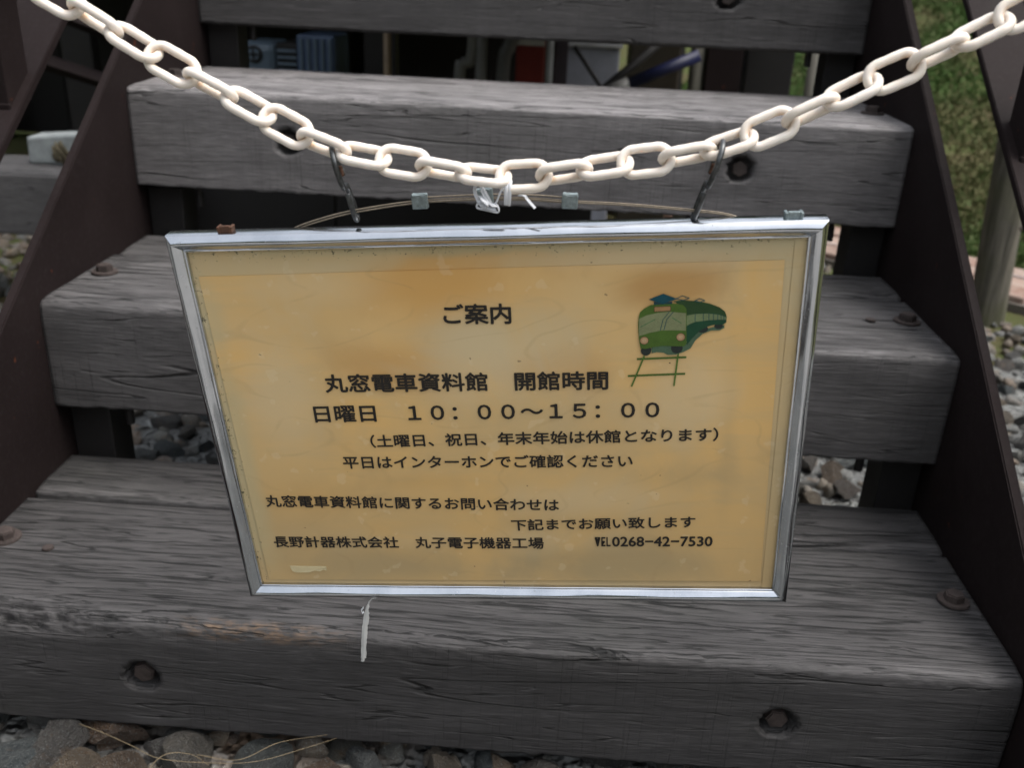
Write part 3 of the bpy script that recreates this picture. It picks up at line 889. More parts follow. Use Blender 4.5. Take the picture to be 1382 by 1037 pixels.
W2, H2 = .2185, .1578
PROF = [(.0020, .0120), (.0002, .0115), (.0, .0100), (.0, .0006), (.0002, -.0002), (.0006, -.0007), (.0022, -.0021), (.0040, -.0034), (.0049, -.0038), (.0058, -.0038),
        (.0067, -.0033), (.0082, -.0019), (.0097, -.0006), (.0103, -.0001), (.0105, .0004), (.0108, .0002), (.0117, .0002), (.0121, .0007), (.0121, .0040), (.0100, .0118)]
def rail(a, b, na, nb):
    """a,b outer corners in sign (x,z); na/nb inward mitre directions"""
    V = []
    L = 48
    for i in range(L + 1):
        t = i / L
        for inn, d in PROF:
            pa = (a[0] + na[0] * inn, a[1] + na[1] * inn); pb = (b[0] + nb[0] * inn, b[1] + nb[1] * inn)
            wob = .00012 * math.sin(t * 23 + inn * 900) + .0001 * math.sin(t * 61)
            V.append((pa[0] + (pb[0] - pa[0]) * t, d + wob, pa[1] + (pb[1] - pa[1]) * t))
    n = len(PROF)
    F = [(i * n + j, i * n + (j + 1) % n, (i + 1) * n + (j + 1) % n, (i + 1) * n + j) for i in range(L) for j in range(n)]
    F += [tuple(range(n))[::-1], tuple(L * n + k for k in range(n))]
    m = mesh_from('frame_rail', V, F, True)
    bm = bmesh.new(); bm.from_mesh(m); bmesh.ops.recalc_face_normals(bm, faces=bm.faces)
    for e in bm.edges:
        if len(e.link_faces) == 2 and e.calc_face_angle(0) > .6: e.smooth = False
    bm.to_mesh(m); bm.free()
    obj('frame_rail', m, sign, M['alu'])
e_ = .00015
rail((-W2 + e_, H2), (W2 - e_, H2), (1, -1), (-1, -1))
rail((-W2 + e_, -H2), (W2 - e_, -H2), (1, 1), (-1, 1))
rail((-W2, -H2 + e_), (-W2, H2 - e_), (1, 1), (1, -1))
rail((W2, -H2 + e_), (W2, H2 - e_), (-1, 1), (-1, -1))

def grid_sheet(name, x0, x1, z0, z1, y, th, mat, wob=.0004, seed=1, ragged=0.0, corners=None):
    nx, nz = 60, 44
    gx, gz = np.meshgrid(np.linspace(0, 1, nx), np.linspace(0, 1, nz), indexing='ij')
    if corners:
        (ax, az), (bx, bz), (cx, cz), (dx, dz) = corners  # TL TR BR BL
        X = (1 - gz) * ((1 - gx) * dx + gx * cx) + gz * ((1 - gx) * ax + gx * bx)
        Z = (1 - gz) * ((1 - gx) * dz + gx * cz) + gz * ((1 - gx) * az + gx * bz)
    else:
        X = x0 + (x1 - x0) * gx; Z = z0 + (z1 - z0) * gz
    f = fbm(np.stack([X.ravel() * 14, Z.ravel() * 18, X.ravel() * 0], 1), 3, seed)
    Y = y + (f - .5) * wob * 2
    front = np.stack([X.ravel(), Y, Z.ravel()], 1); back = front + (0, th, 0)
    V = np.concatenate([front, back]); n = nx * nz
    F = []
    for i in range(nx - 1):
        for j in range(nz - 1):
            a = i * nz + j
            F.append((a, a + nz, a + nz + 1, a + 1)); F.append((n + a + 1, n + a + nz + 1, n + a + nz, n + a))
    ring = [i * nz for i in range(nx)] + [(nx - 1) * nz + j for j in range(1, nz)] + [i * nz + nz - 1 for i in range(nx - 2, -1, -1)] + [j for j in range(nz - 2, 0, -1)]
    for k in range(len(ring)):
        a, b = ring[k], ring[(k + 1) % len(ring)]
        F.append((a, n + a, n + b, b))
    return obj(name, mesh_from(name, V, F, False), sign, mat)
o = obj('backing_board', box_mesh('backing_board', (-.2115, .0050, -.1508), (.2115, .0082, .1508)), sign, simple('dull_backing_board', (.20, .19, .17), .6))
grid_sheet('backing_sheet', -.2112, .2112, -.1505, .1505, .0036, .0006, M['sheet'], .0002, 2)
grid_sheet('notice_paper', 0, 0, 0, 0, .00285, .0003, M['paper'], .00012, 4, corners=((-.2025, .1268), (.1935, .1300), (.1975, -.1395), (-.2005, -.1420)))
# strip of paper edge showing under the film at the right
grid_sheet('side_strip', .199, .2065, -.147, .146, .0031, .0002, M['sheet'], .00005, 9)
def flat_poly(name, pts, y, mat, parent=sign, th=.00012):
    n = len(pts)
    V = [(x, y, z) for x, z in pts] + [(x, y + th, z) for x, z in pts]
    F = [tuple(range(n)), tuple(range(2 * n - 1, n - 1, -1))] + [(i, (i + 1) % n, n + (i + 1) % n, n + i) for i in range(n)]
    return obj(name, mesh_from(name, V, F), parent, mat)
flat_poly('tape_scrap', [(-.1805, -.1268), (-.1500, -.1272), (-.1502, -.1315), (-.1530, -.1308), (-.1560, -.1325), (-.1600, -.1318), (-.1660, -.1338), (-.1760, -.1340), (-.1790, -.1325)], .00215, M['oldtape'])

TEXT=[
('ご案内', -34.53, 95.44, 12.74, 95.14, 15.63) ,
('丸窓電車資料館\u3000開館時間', -126.27, 41.97, 78.88, 42.32, 15.4) ,
('日曜日\u3000１０：００～１５：００', -137.99, 16.15, 115.22, 17.77, 14.36) ,
('（土曜日、祝日、年末年始は休館となります）', -98.52, -7.66, 157.82, -3.03, 11.53) ,
('平日はインターホンでご確認ください', -122.11, -26.47, 96.67, -25.68, 11.6) ,
('丸窓電車資料館に関するお問い合わせは', -189.2, -62.38, 41.05, -65.86, 11.6) ,
('下記までお願い致します', 3.32, -85.16, 144.62, -81.25, 10.97) ,
('長野計器株式会社\u3000丸子電子機器工場', -189.65, -102.5, 28.11, -102.58, 11.46) ,
('℡', 68.1, -100.87, 80.18, -100.8, 9.05) ,
('0268−42−7530', 81.33, -100.79, 158.46, -99.94, 9.72) ,
]
POLYS = {
'shadow' : [(108.6, 67.96), (111.07, 68.86), (121.85, 69.16), (133.34, 71.31), (140.4, 79.5), (147.63, 82.12), (157.27, 84.23), (157.4, 81.96), (154.24, 80.19), (148.54, 80.1), (142.94, 77.62), (138.23, 72.63), (135.17, 66.63), (130.3, 63.89), (125.37, 62.08), (119.55, 61.97), (117.01, 63.61), (112.0, 64.15), (108.68, 63.26)] ,
'side' : [(129.04, 100.47), (121.72, 102.21), (128.95, 102.96), (138.65, 102.06), (146.77, 100.13), (153.34, 97.34), (157.13, 94.15), (158.56, 90.08), (158.39, 86.03), (156.44, 84.52), (150.76, 84.62), (145.96, 83.06), (141.18, 80.4), (136.49, 74.97), (132.58, 69.46), (131.17, 86.05)] ,
'side_top' : [(129.09, 99.14), (124.18, 101.01), (128.96, 102.78), (138.65, 101.97), (146.77, 100.13), (153.34, 97.34), (157.13, 94.15), (158.14, 90.54), (153.6, 92.42), (147.9, 93.33), (140.63, 93.28), (135.8, 92.74), (131.77, 91.92), (131.22, 95.97)] ,
'side_win' : [(131.78, 91.65), (137.42, 92.71), (145.5, 92.93), (152.81, 91.98), (158.33, 89.91), (158.43, 88.1), (153.01, 88.2), (145.74, 87.79), (137.65, 86.84), (134.45, 85.53), (131.9, 83.76)] ,
'front' : [(100.34, 94.74), (103.16, 97.39), (107.19, 99.82), (114.47, 100.75), (122.57, 100.77), (129.06, 99.76), (131.43, 96.86), (131.75, 92.37), (131.99, 81.47), (132.38, 70.4), (130.96, 68.56), (123.52, 68.67), (116.88, 69.05), (111.08, 68.39), (104.45, 66.9), (101.11, 67.32), (100.22, 71.82), (99.46, 79.26), (99.21, 86.6), (99.57, 91.14)] ,
'windscreen' : [(99.75, 89.78), (104.87, 92.4), (112.19, 94.07), (120.31, 94.83), (131.31, 93.45), (131.53, 80.38), (123.15, 80.89), (114.94, 80.84), (107.56, 79.31), (99.91, 76.66)] ,
'roof_diamond' : [(105.9, 104.03), (115.75, 108.08), (125.05, 104.1), (115.45, 100.56)] ,
'roof_block' : [(109.58, 102.18), (115.45, 100.56), (121.71, 102.39), (121.76, 100.61), (109.62, 100.13)] ,
'dest' : [(110.06, 98.33), (120.6, 98.67), (120.69, 95.63), (110.13, 95.1)] ,
'destb' : [(109.65, 98.7), (121.0, 99.02), (121.11, 95.26), (109.73, 94.75)] ,
}
LINES = {
'mast1' : [(105.9, 103.77), (104.89, 100.94), (103.18, 96.04)] ,
'panto1' : [(124.08, 104.12), (128.2, 106.25), (133.09, 104.38), (128.95, 102.96), (124.08, 104.12)] ,
'panto2' : [(136.62, 102.37), (139.77, 103.99), (143.29, 102.5), (140.28, 101.5), (136.62, 102.37)] ,
'mull1' : [(119.91, 94.56), (115.97, 89.04), (114.28, 80.85)] ,
'mull2' : [(122.59, 94.51), (118.43, 88.99), (116.74, 81.27)] ,
'wipe1' : [(110.65, 89.31), (100.89, 83.65)] ,
'wipe2' : [(122.06, 90.29), (128.31, 86.1)] ,
'rail1' : [(103.71, 60.97), (95.28, 37.46)] ,
'rail2' : [(127.02, 62.52), (124.86, 37.62)] ,
'sleep1' : [(99.12, 58.94), (132.26, 59.9)] ,
'sleep2' : [(92.92, 45.68), (131.89, 46.94)] ,
'sw1' : [(137.42, 92.71), (137.48, 87.03)] ,
'sw2' : [(142.83, 92.88), (142.99, 87.47)] ,
'sw3' : [(146.47, 92.91), (146.71, 87.77)] ,
'sw4' : [(149.56, 92.49), (149.78, 88.08)] ,
'sw5' : [(152.4, 92.17), (152.61, 88.12)] ,
'sw6' : [(154.61, 91.59), (154.79, 88.17)] ,
'sw7' : [(156.51, 90.84), (156.66, 88.04)] ,
}

def lettering(body, xa, za, xb, zb, h, bold):
    c = bpy.data.curves.new('lettering', 'FONT')
    c.body = body; c.size = 1.0; c.align_x = 'LEFT'; c.resolution_u = 3
    o = bpy.data.objects.new('lettering', c); COL.objects.link(o)
    bpy.context.view_layer.update()
    dg = bpy.context.evaluated_depsgraph_get()
    me = bpy.data.meshes.new_from_object(o.evaluated_get(dg))
    bpy.data.objects.remove(o); bpy.data.curves.remove(c)
    co = np.empty(len(me.vertices) * 3); me.vertices.foreach_get('co', co); co = co.reshape(-1, 3)
    nl = len(me.loops); lv = np.empty(nl, dtype=np.int32); me.loops.foreach_get('vertex_index', lv)
    ls = np.empty(len(me.polygons), dtype=np.int32); me.polygons.foreach_get('loop_start', ls)
    lt = np.empty(len(me.polygons), dtype=np.int32); me.polygons.foreach_get('loop_total', lt)
    bpy.data.meshes.remove(me)
    x0, x1, y0, y1 = co[:, 0].min(), co[:, 0].max(), co[:, 1].min(), co[:, 1].max()
    L = math.hypot(xb - xa, zb - za) / 1000; hh = h / 1000
    x = ((co[:, 0] - x0) / (x1 - x0) - .5) * (L - 2 * bold); z = ((co[:, 1] - y0) / (y1 - y0) - .5) * (hh - 2 * bold)
    V, F = [], []
    # heavy face: the strokes thickened by overprinting
    offs = [(0, 0)] + [(math.cos(a) * bold, math.sin(a) * bold) for a in np.linspace(0, 2 * math.pi, 8, endpoint=False)]
    for k, (dx, dz) in enumerate(offs):
        V.append(np.stack([x + dx, np.full(len(x), -k * .000003), z + dz], 1))
        F += [tuple(int(q) + k * len(x) for q in lv[s:s + n]) for s, n in zip(ls, lt)]
    o = obj('lettering', mesh_from('lettering', np.concatenate(V), F), sign, M['ink']); o['kind'] = 'stuff'
    o.location = ((xa + xb) / 2000, .00235, (za + zb) / 2000)
    o.rotation_euler = (0, -math.atan2(zb - za, xb - xa), 0)
for i, (t, xa, za, xb, zb, h) in enumerate(TEXT):
    lettering(t, xa, za, xb, zb, h, (.00042, .00040, .00036, .00027, .00026, .00026, .00026,   .00025, .00006, .00030)[i])

# printed picture of a green railcar: flat print, layer on layer
def picture():
    mats = {'shadow': (.070, .125, .075), 'side': (.010, .060, .028), 'side_top': (.022, .060, .018), 'side_win': (.16, .21, .10), 'front': (.062, .125, .018),
            'windscreen': (.20, .225, .115), 'roof_diamond': (.004, .062, .085), 'roof_block': (.006, .045, .06), 'dest': (.33, .19, .085), 'destb': (.05, .03, .015)}
    me = bpy.data.meshes.new('printed_train'); V, F, MI = [], [], []; ml = []
    def mat(name, c):
        if name not in ml: ml.append(name); me.materials.append(ink('print_' + name, c))
        return ml.index(name)
    lay = [0]
    def poly(pts, name, c):
        mi = mat(name, c); lay[0] += 1; y = .00235 - lay[0] * .000012; n0 = len(V)
        V.extend([(x / 1000, y, z / 1000) for x, z in pts]); F.append(tuple(range(n0, n0 + len(pts)))); MI.append(mi)
    def line(pts, wd, name, c):
        mi = mat(name, c); lay[0] += 1; y = .00235 - lay[0] * .000012
        for a, b in zip(pts[:-1], pts[1:]):
            d = Vector((b[0] - a[0], b[1] - a[1])).normalized(); nn = Vector((-d.y, d.x)) * wd / 2; e = d * wd * .3
            n0 = len(V)
            V.extend([((p[0] + q.x) / 1000, y, (p[1] + q.y) / 1000) for p, q in ((a, nn - e), (b, nn + e), (b, -nn + e), (a, -nn - e))])
            F.append((n0, n0 + 1, n0 + 2, n0 + 3)); MI.append(mi)
    def disc(c, r, name, col, r2=None):
        poly([(c[0] + math.cos(a) * r, c[1] + math.sin(a) * (r2 or r)) for a in np.linspace(0, 6.2831, 28, endpoint=False)], name, col)
    P = POLYS; L = LINES
    for k in ('sleep1', 'sleep2'): line(L[k], 1.45, 'track', (.055, .12, .018))
    for k in ('rail1', 'rail2'): line(L[k], 1.2, 'track2', (.085, .16, .028))
    poly(P['shadow'], 'shadow', mats['shadow'])
    disc((104.9, 65.5), 3.6, 'wheel', (.020, .028, .024), 4.0); disc((125.9, 67.0), 4.0, 'wheel', (.02, .028, .024), 4.0)
    disc((142.9, 81.2), 3.6, 'wheel', (.02, .028, .024), 2.6); disc((153.4, 83.4), 2.9, 'wheel', (.02, .028, .024), 2.2)
    poly(P['side'], 'side', mats['side']); poly(P['side_top'], 'side_top', mats['side_top']); poly(P['side_win'], 'side_win', mats['side_win'])
    for k in ('sw1', 'sw2', 'sw3', 'sw4', 'sw5', 'sw6', 'sw7'): line(L[k], .45, 'mullion', (.012, .06, .07))
    for k in ('panto1', 'panto2'): line(L[k], .55, 'teal', (.008, .09, .10))
    poly(P['front'], 'front', mats['front']); poly(P['windscreen'], 'windscreen', mats['windscreen'])
    for k in ('wipe1', 'wipe2'): line(L[k], .5, 'wiper', (.05, .16, .055))
    for k in ('mull1', 'mull2'): line(L[k], .5, 'mullion', (.012, .06, .07))
    poly(P['destb'], 'destb', mats['destb']); poly(P['dest'], 'dest', mats['dest'])
    poly(P['roof_block'], 'roof_block', mats['roof_block']); poly(P['roof_diamond'], 'roof_diamond', mats['roof_diamond'])
    for c in ((103.52, 73.36), (128.25, 75.65)):        # plain round headlamps
        disc(c, 3.05, 'destb', mats['destb']); disc(c, 2.75, 'lamp', (.40, .25, .13)); disc((c[0], c[1]), 1.5, 'lamp_in', (.46, .33, .19))
    disc((121.4, 55.8), .55, 'destb', mats['destb'])
    me.from_pydata(V, [], F); me.polygons.foreach_set('material_index', MI); me.update()
    bm = bmesh.new(); bm.from_mesh(me)
    for f in bm.faces:
        if f.normal.y > 0: f.normal_flip()
    bm.to_mesh(me); bm.free()
    obj('printed_train', me, sign)
picture()

# hanging hardware on the sign: lugs behind the top rail, wire and crimped sleeves
def lug(x, z, mat, w_, label):
    bm = bmesh.new()
    add_box(bm, (x - w_ / 2 + .0015, .0040, z - .004), (x + w_ / 2 - .0015, .0070, z + .0022), .0007)
    add_box(bm, (x - w_ / 2, .0035, z - .006), (x - w_ / 2 + .0022, .0105, z + .0018), .0006, (0, -.15, 0))
    add_box(bm, (x + w_ / 2 - .0022, .0035, z - .006), (x + w_ / 2, .0105, z + .0018), .0006, (0, .15, 0))
    add_box(bm, (x - w_ / 2 - .003, .0060, z - .0045), (x + w_ / 2 + .003, .0075, z - .003), .0005)
    m = bpy.data.meshes.new('hanging_lug'); bm.to_mesh(m); bm.free()
    o = obj('hanging_lug', m, sign, mat); o['label'] = label
lug(-.1778, .1600, M['rust'], .0100, 'rusty brown hanging lug'); lug(.1973, .1598, M['zinc'], .0110, 'dull zinc hanging lug')

WY = .012
wp = [(-.145, .148), (-.1304, .1570), (-.106, .1642), (-.0833, .1685), (-.0447, .1730), (-.0008, .1738), (.030, .1726), (.0544, .1700), (.0933, .1667), (.1354, .1616), (.1578, .1579), (.175, .150)]
def strand(name, pts, off, r=.00052):
    P = smooth_path([(x + off[0] * .2, WY + off[0], z + off[1]) for x, z in pts], 6)
    tube_obj(name, P, r, M['wire'], sign, 8)
strand('hanging_wire', wp, (0, .0008)); strand('hanging_wire', wp[:8], (.0012, -.0012)); strand('hanging_wire', wp[4:8], (0, .0028)); strand('hanging_wire', wp[4:], (.0008, -.0006))
def sleeve(x, z, r):
    bm = bmesh.new(); add_box(bm, (-.0052, -.0024, -.0048), (.0052, .0024, .0048), .0010)
    bmesh.ops.subdivide_edges(bm, edges=bm.edges[:], cuts=1)
    rg = random.Random(int(x * 1e5))
    for v in bm.verts: v.co += Vector((rg.uniform(-1, 1) * .0004, rg.uniform(-1, 1) * .0003, rg.uniform(-1, 1) * .0004)) - Vector((0, 0, .8 * (v.co.x / .0052) ** 2 * -.0004 * (1 if v.co.z > 0 else -1)))
    m = bpy.data.meshes.new('crimp_sleeve'); bm.to_mesh(m); bm.free()
    o = obj('crimp_sleeve', m, sign, M['zinc']); o.location = (x, WY - .0012, z); o.rotation_euler = (0, r, 0)
sleeve(-.0442, .1738, -.03); sleeve(-.0008, .1762, -.06); sleeve(.0545, .1712, .09)

# ================================================================== CHAIN
CY = -.145
cp = [(-.66, .82), (-.55, .755), (-.44, .691), (-.33, .6335), (-.2458, .5900), (-.2202, .5765), (-.1925, .5605), (-.1685, .5475), (-.1416, .5350), (-.1146, .5215), (-.0872, .5085), (-.0639, .5015), (-.0271, .4972), (-.0026, .4945), (.0224, .4915), (.0476, .4922),
      (.0722, .4965), (.0964, .5015), (.1204, .5062), (.1451, .5105), (.1705, .5180), (.1943, .5290), (.2211, .5425), (.2488, .5585), (.2782, .5735), (.3028, .5870), (.329, .6025), (.45, .676), (.56, .745), (.67, .82)]
cpts = smooth_path([(x, CY, z) for x, z in cp], 12)
PITCH = .0256
cum = [0.0]
for a, b in zip(cpts[:-1], cpts[1:]): cum.append(cum[-1] + (b - a).length)
def on_chain(s):
    k = min(max(np.searchsorted(cum, s) - 1, 0), len(cpts) - 2)
    t = (s - cum[k]) / (cum[k + 1] - cum[k]); return cpts[k].lerp(cpts[k + 1], t)
s_mid = min(range(len(cpts)), key=lambda i: abs(cpts[i].x - .0476)); s_mid = cum[s_mid]
chain = empty('plastic_chain', (.0476, CY, .4922))
tag(chain, 'ivory plastic chain sagging across the steps and carrying the sign', 'chain')
def link_mesh(var):
    """oblong ring in the XZ plane, long axis X, slightly thickened bends and a moulding seam"""
    r = .0029; Lh = PITCH / 2 + r - .0002; Wh = .0081
    cr = Wh; st = Lh - cr
    path = []
    for i in range(7): path.append((-st + 2 * st * i / 6, cr))
    for i in range(1, 12): a = math.pi / 2 - math.pi * i / 12; path.append((st + math.cos(a) * cr, math.sin(a) * cr))
    for i in range(7): path.append((st - 2 * st * i / 6, -cr))
    for i in range(1, 12): a = -math.pi / 2 - math.pi * i / 12; path.append((-st + math.cos(a) * cr, math.sin(a) * cr))
    n = len(path); seg = 14; V, F, G = [], [], []
    rg = random.Random(var)
    for i, (x, z) in enumerate(path):
        a, b = Vector(path[i - 1]), Vector(path[(i + 1) % n]); t = (b - a).normalized(); nn = Vector((t.y, -t.x))
        rr = r * (1 + .03 * math.sin(i * 1.7 + var))
        for k in range(seg):
            an = 2 * math.pi * k / seg
            o = math.cos(an) * rr; q = math.sin(an) * rr * 1.04
            V.append((x + nn.x * o, q, z + nn.y * o))
            inner = max(0, -math.cos(an) * (1 if (nn.x * x + nn.y * z) > 0 else -1)); G.append(inner ** 2 * (1.0 if abs(x) > st else .25))
    for i in range(n):
        for k in range(seg):
            F.append((i * seg + k, i * seg + (k + 1) % seg, ((i + 1) % n) * seg + (k + 1) % seg, ((i + 1) % n) * seg + k))
    m = mesh_from('link', V, F, True)
    bm = bmesh.new(); bm.from_mesh(m); bmesh.ops.recalc_face_normals(bm, faces=bm.faces); bm.to_mesh(m); bm.free()
    ca = m.color_attributes.new('grime', 'FLOAT_COLOR', 'POINT')
    ca.data.foreach_set('color', np.stack([np.array(G), np.array(G), np.array(G), np.ones(len(G))], 1).astype(np.float32).ravel())
    m.materials.append(M['ivory'])
    return m
LINKS = [link_mesh(k) for k in range(4)]
cam_pos = Vector((0.0711, -0.7412, 0.613))
rg = random.Random(4)
kmin, kmax = -int(s_mid / PITCH) , int((cum[-1] - s_mid) / PITCH)
for k in range(kmin, kmax + 1):
    c = (on_chain(s_mid + (k - .5) * PITCH) + on_chain(s_mid + (k + .5) * PITCH)) / 2
    t = (on_chain(s_mid + (k + .5) * PITCH) - on_chain(s_mid + (k - .5) * PITCH)).normalized()
    # the twist of a moulded chain: every link turned about a sixth of a turn from the last
    roll = {0: R_(-8), 1: R_(74), 2: R_(-46)}[k % 3] + rg.uniform(-.09, .09)
    base = Vector((0.02, .93, -.36)).normalized()
    up = base.cross(t).normalized() * -1
    if up.z < 0: up = -up
    toward = t.cross(up).normalized()
    if toward.y > 0: toward = -toward
    v = (up * math.cos(roll) + toward * math.sin(roll)).normalized()
    nrm = v.cross(t).normalized()
    o = bpy.data.objects.new('link', LINKS[k % 4]); COL.objects.link(o)
    o.parent = chain
    o.matrix_local = Matrix.Translation(c - Vector((.0476, CY, .4922))) @ Matrix((t, nrm, v)).transposed().to_4x4()

# posts out at both sides that carry the chain ends
for s, lab in ((-1, 'brown steel chain post at the left end of the ivory chain'), (1, 'brown steel chain post at the right end of the ivory chain')):
    e = empty('chain_post', (s * .69, CY, GZ)); tag(e, lab, 'post', 'posts holding the chain ends')
    obj('post', box_mesh('post', (-.025, -.025, -.03), (.025, .025, 1.08), .002), e, M['stringer'])
    V, F = sweep([(math.cos(a) * .012 - s * .036, 0, math.sin(a) * .012 + .965) for a in np.linspace(0, 6.283, 20, endpoint=False)], .003, 8, True)
    obj('eye_ring', mesh_from('eye_ring', V, F, True), e, M['zinc'])

# ================================================================== HOOKS
def s_hook(top, bot, loop_top, label, turn, w_):
    """two joined loops of heavy steel wire, seen almost edge on"""
    top, bot = Vector(top), Vector(bot)
    L = (top - bot).length
    e = empty('s_hook', bot); tag(e, label, 'hook', 's hooks between chain and sign')
    ax = (top - bot).normalized()
    side = Vector((math.cos(turn), math.sin(turn), 0)); side = (side - ax * side.dot(ax)).normalized()
    def P(u, v): return ax * (u * L) + side * v
    r = .00185
    up_ = [P(.50, -.001)] + [P(.56, -w_ * .75), P(.70, -w_), P(.86, -w_ * .9), P(.965, -w_ * .35), P(.985, w_ * .25), P(.93, w_ * .8), P(.80, w_), P(.66, w_ * .75), P(.585, w_ * .35)]
    w_ = w_ * .60
    lo_ = [P(.50, -.001)] + [P(.44, w_ * .6), P(.32, w_ * .85), P(.16, w_ * .8), P(.04, w_ * .35), P(.02, -w_ * .2), P(.09, -w_ * .75), P(.22, -w_ * .8), P(.34, -w_ * .6), P(.40, -w_ * .3)]
    path = smooth_path([Vector(p) for p in (lo_[::-1] + up_[1:])], 6)
    tube_obj('hook_wire', path, r, M['hook'], e, 12)
    # flattened seam where the wire ends meet the shank
    tube_obj('rust_patch', smooth_path([P(.60, w_ * .30) + Vector((0, -.0009, 0)), P(.66, w_ * .74) + Vector((0, -.0009, 0)), P(.69, w_ * .80) + Vector((0, -.0009, 0))], 4), .0017, M['rust'], e, 8)
s_hook((-.0735, -.1485, .5050), tuple(to_world((-.0880, .0125, .1615))), 0, 'steel hook joining chain and wire at the rusty-lug end of the sign', R_(97), .0110)
s_hook((.1680, -.1530, .5200), tuple(to_world((.1340, .0125, .1560))), 0, 'steel hook joining chain and wire at the zinc-lug end of the sign', R_(86), .0110)

# ================================================================== STRING AND TAPE
st = empty('string_tie', (.0335, CY, .478)); tag(st, 'white poly string knotted round the lowest link of the chain', 'string')
def ribbon(name, pts, hw, mat, parent, org, ht=.0006, seed=1):
    P = smooth_path([Vector(p) - Vector(org) for p in pts], 7)
    return tube_obj(name, P, 0, mat, parent, 8, flat=(hw, ht))
O = (.0335, CY, .478)
yy = CY
ribbon('wrap', [(.0375, yy - .0045, .4900), (.0372, yy - .0062, .4855), (.0372, yy - .0055, .4800), (.0372, yy - .0035, .4748)], .0013, M['string'], st, O)
ribbon('wrap', [(.0395, yy - .0040, .4905), (.0393, yy - .0062, .4860), (.0393, yy - .0055, .4800), (.0390, yy - .0035, .4745)], .0013, M['string'], st, O)
ribbon('strand', [(.0365, yy - .0048, .4880), (.0335, yy - .0050, .4830), (.0310, yy - .0040, .4760), (.0285, yy - .0035, .4745), (.0255, yy - .0050, .4800), (.0215, yy - .0045, .4855), (.0180, yy - .0035, .4865), (.0172, yy - .0030, .4820), (.0195, yy - .0040, .4770), (.0225, yy - .0052, .4735), (.0265, yy - .0050, .4725), (.0310, yy - .0035, .4712)], .0021, M['string'], st, O)
ribbon('strand', [(.0215, yy - .0060, .4840), (.0245, yy - .0065, .4790), (.0280, yy - .0060, .4750), (.0320, yy - .0045, .4740), (.0325, yy - .0040, .4700), (.0260, yy - .0040, .4708), (.0190, yy - .0040, .4722), (.0200, yy - .0045, .4755), (.0240, yy - .0055, .4770)], .0019, M['string'], st, O)
ribbon('knot', [(.0215, yy - .0055, .4800), (.0235, yy - .0085, .4780), (.0260, yy - .0080, .4755), (.0250, yy - .0060, .4735), (.0222, yy - .0065, .4750)], .0019, M['string'], st, O, .0006)
ribbon('tail', [(.0455, yy - .0035, .4815), (.0490, yy - .0058, .4818), (.0505, yy - .0062, .4800), (.0535, yy - .0070, .4770), (.0560, yy - .0075, .4745)], .0019, M['string'], st, O)

tp = to_world((-.118, -.001, -.1570))
ts = empty('tape_strip', tp); tag(ts, 'torn milky plastic strip dangling below the frame in front of the lowest step', 'tape')
def tape():
    pts = [(x_, y_, z_ * 1.45) for x_, y_, z_ in [(.0065, 0, .0003), (.0020, -.0004, -.0012), (-.0008, -.0008, -.0060), (-.0020, -.001, -.0130), (-.0038, -.0012, -.0230), (-.0048, -.0010, -.0330), (-.0050, -.001, -.0400), (-.0062, -.001, -.0455)]]
    P = smooth_path(pts, 6); V, F = [], []
    rg = random.Random(2)
    n = len(P)
    for i, p in enumerate(P):
        u = i / (n - 1)
        hw = .0004 + .0017 * min(1, max(0, (u - .18) * 4)) * (1 if u < .93 else .5)
        a, b = rg.uniform(-.0003, .0003), rg.uniform(-.0003, .0005)
        V += [p + Vector((-hw - a, .0002 * math.sin(u * 20), 0)), p + Vector((hw + b, -.0003 * math.cos(u * 17), .0002)), p + Vector((0, -.0005, 0))]
    for i in range(n - 1):
        a = i * 3
        F += [(a, a + 2, a + 5, a + 3), (a + 2, a + 1, a + 4, a + 5)]
    m = mesh_from('strip', V, F)
    o = obj('strip', m, ts, M['tape']); md = o.modifiers.new('s', 'SOLIDIFY'); md.thickness = .00012
    V, F = sweep([(-.0042, -.001, -.0095), (-.0060, -.0016, -.0120), (-.0052, -.0016, -.0150), (-.0040, -.001, -.0140)], 0, 6, flat=(.0012, .0003))
    obj('frayed_end', mesh_from('frayed_end', V, F), ts, M['string'])
tape()

# dry stems lying on the gravel
M['straw'] = simple('dry_straw', (.22, .17, .10), .7, 0, .3, 200)
def stem(pts, label, r=.00045):
    P = smooth_path(pts, 8)
    V, F = sweep([p - Vector(pts[0]) for p in P], [r * (1 - .5 * i / len(P)) for i in range(len(P))], 6)
    o = obj('dry_stem', mesh_from('dry_stem', V, F, True), None, M['straw'], loc=pts[0]); tag(o, label, 'dry grass', 'dry stems on the gravel')
stem([(-.400, -.004, -.136), (-.365, -.020, -.130), (-.325, -.040, -.124), (-.29, -.060, -.116), (-.245, -.064, -.113), (-.195, -.056, -.115), (-.150, -.030, -.118), (-.125, -.004, -.128)], 'long dry straw stem curving over the stones below the lowest step')
stem([(-.30, -.085, -.122), (-.285, -.06, -.112), (-.262, -.05, -.118), (-.24, -.06, -.12)], 'short forked straw scrap on the stones near the front bolt', .0004)
stem([(-.255, -.050, -.118), (-.21, -.058, -.112), (-.178, -.030, -.114), (-.135, .002, -.130)], 'thin straw stem between blue-grey and pale stones', .0004)

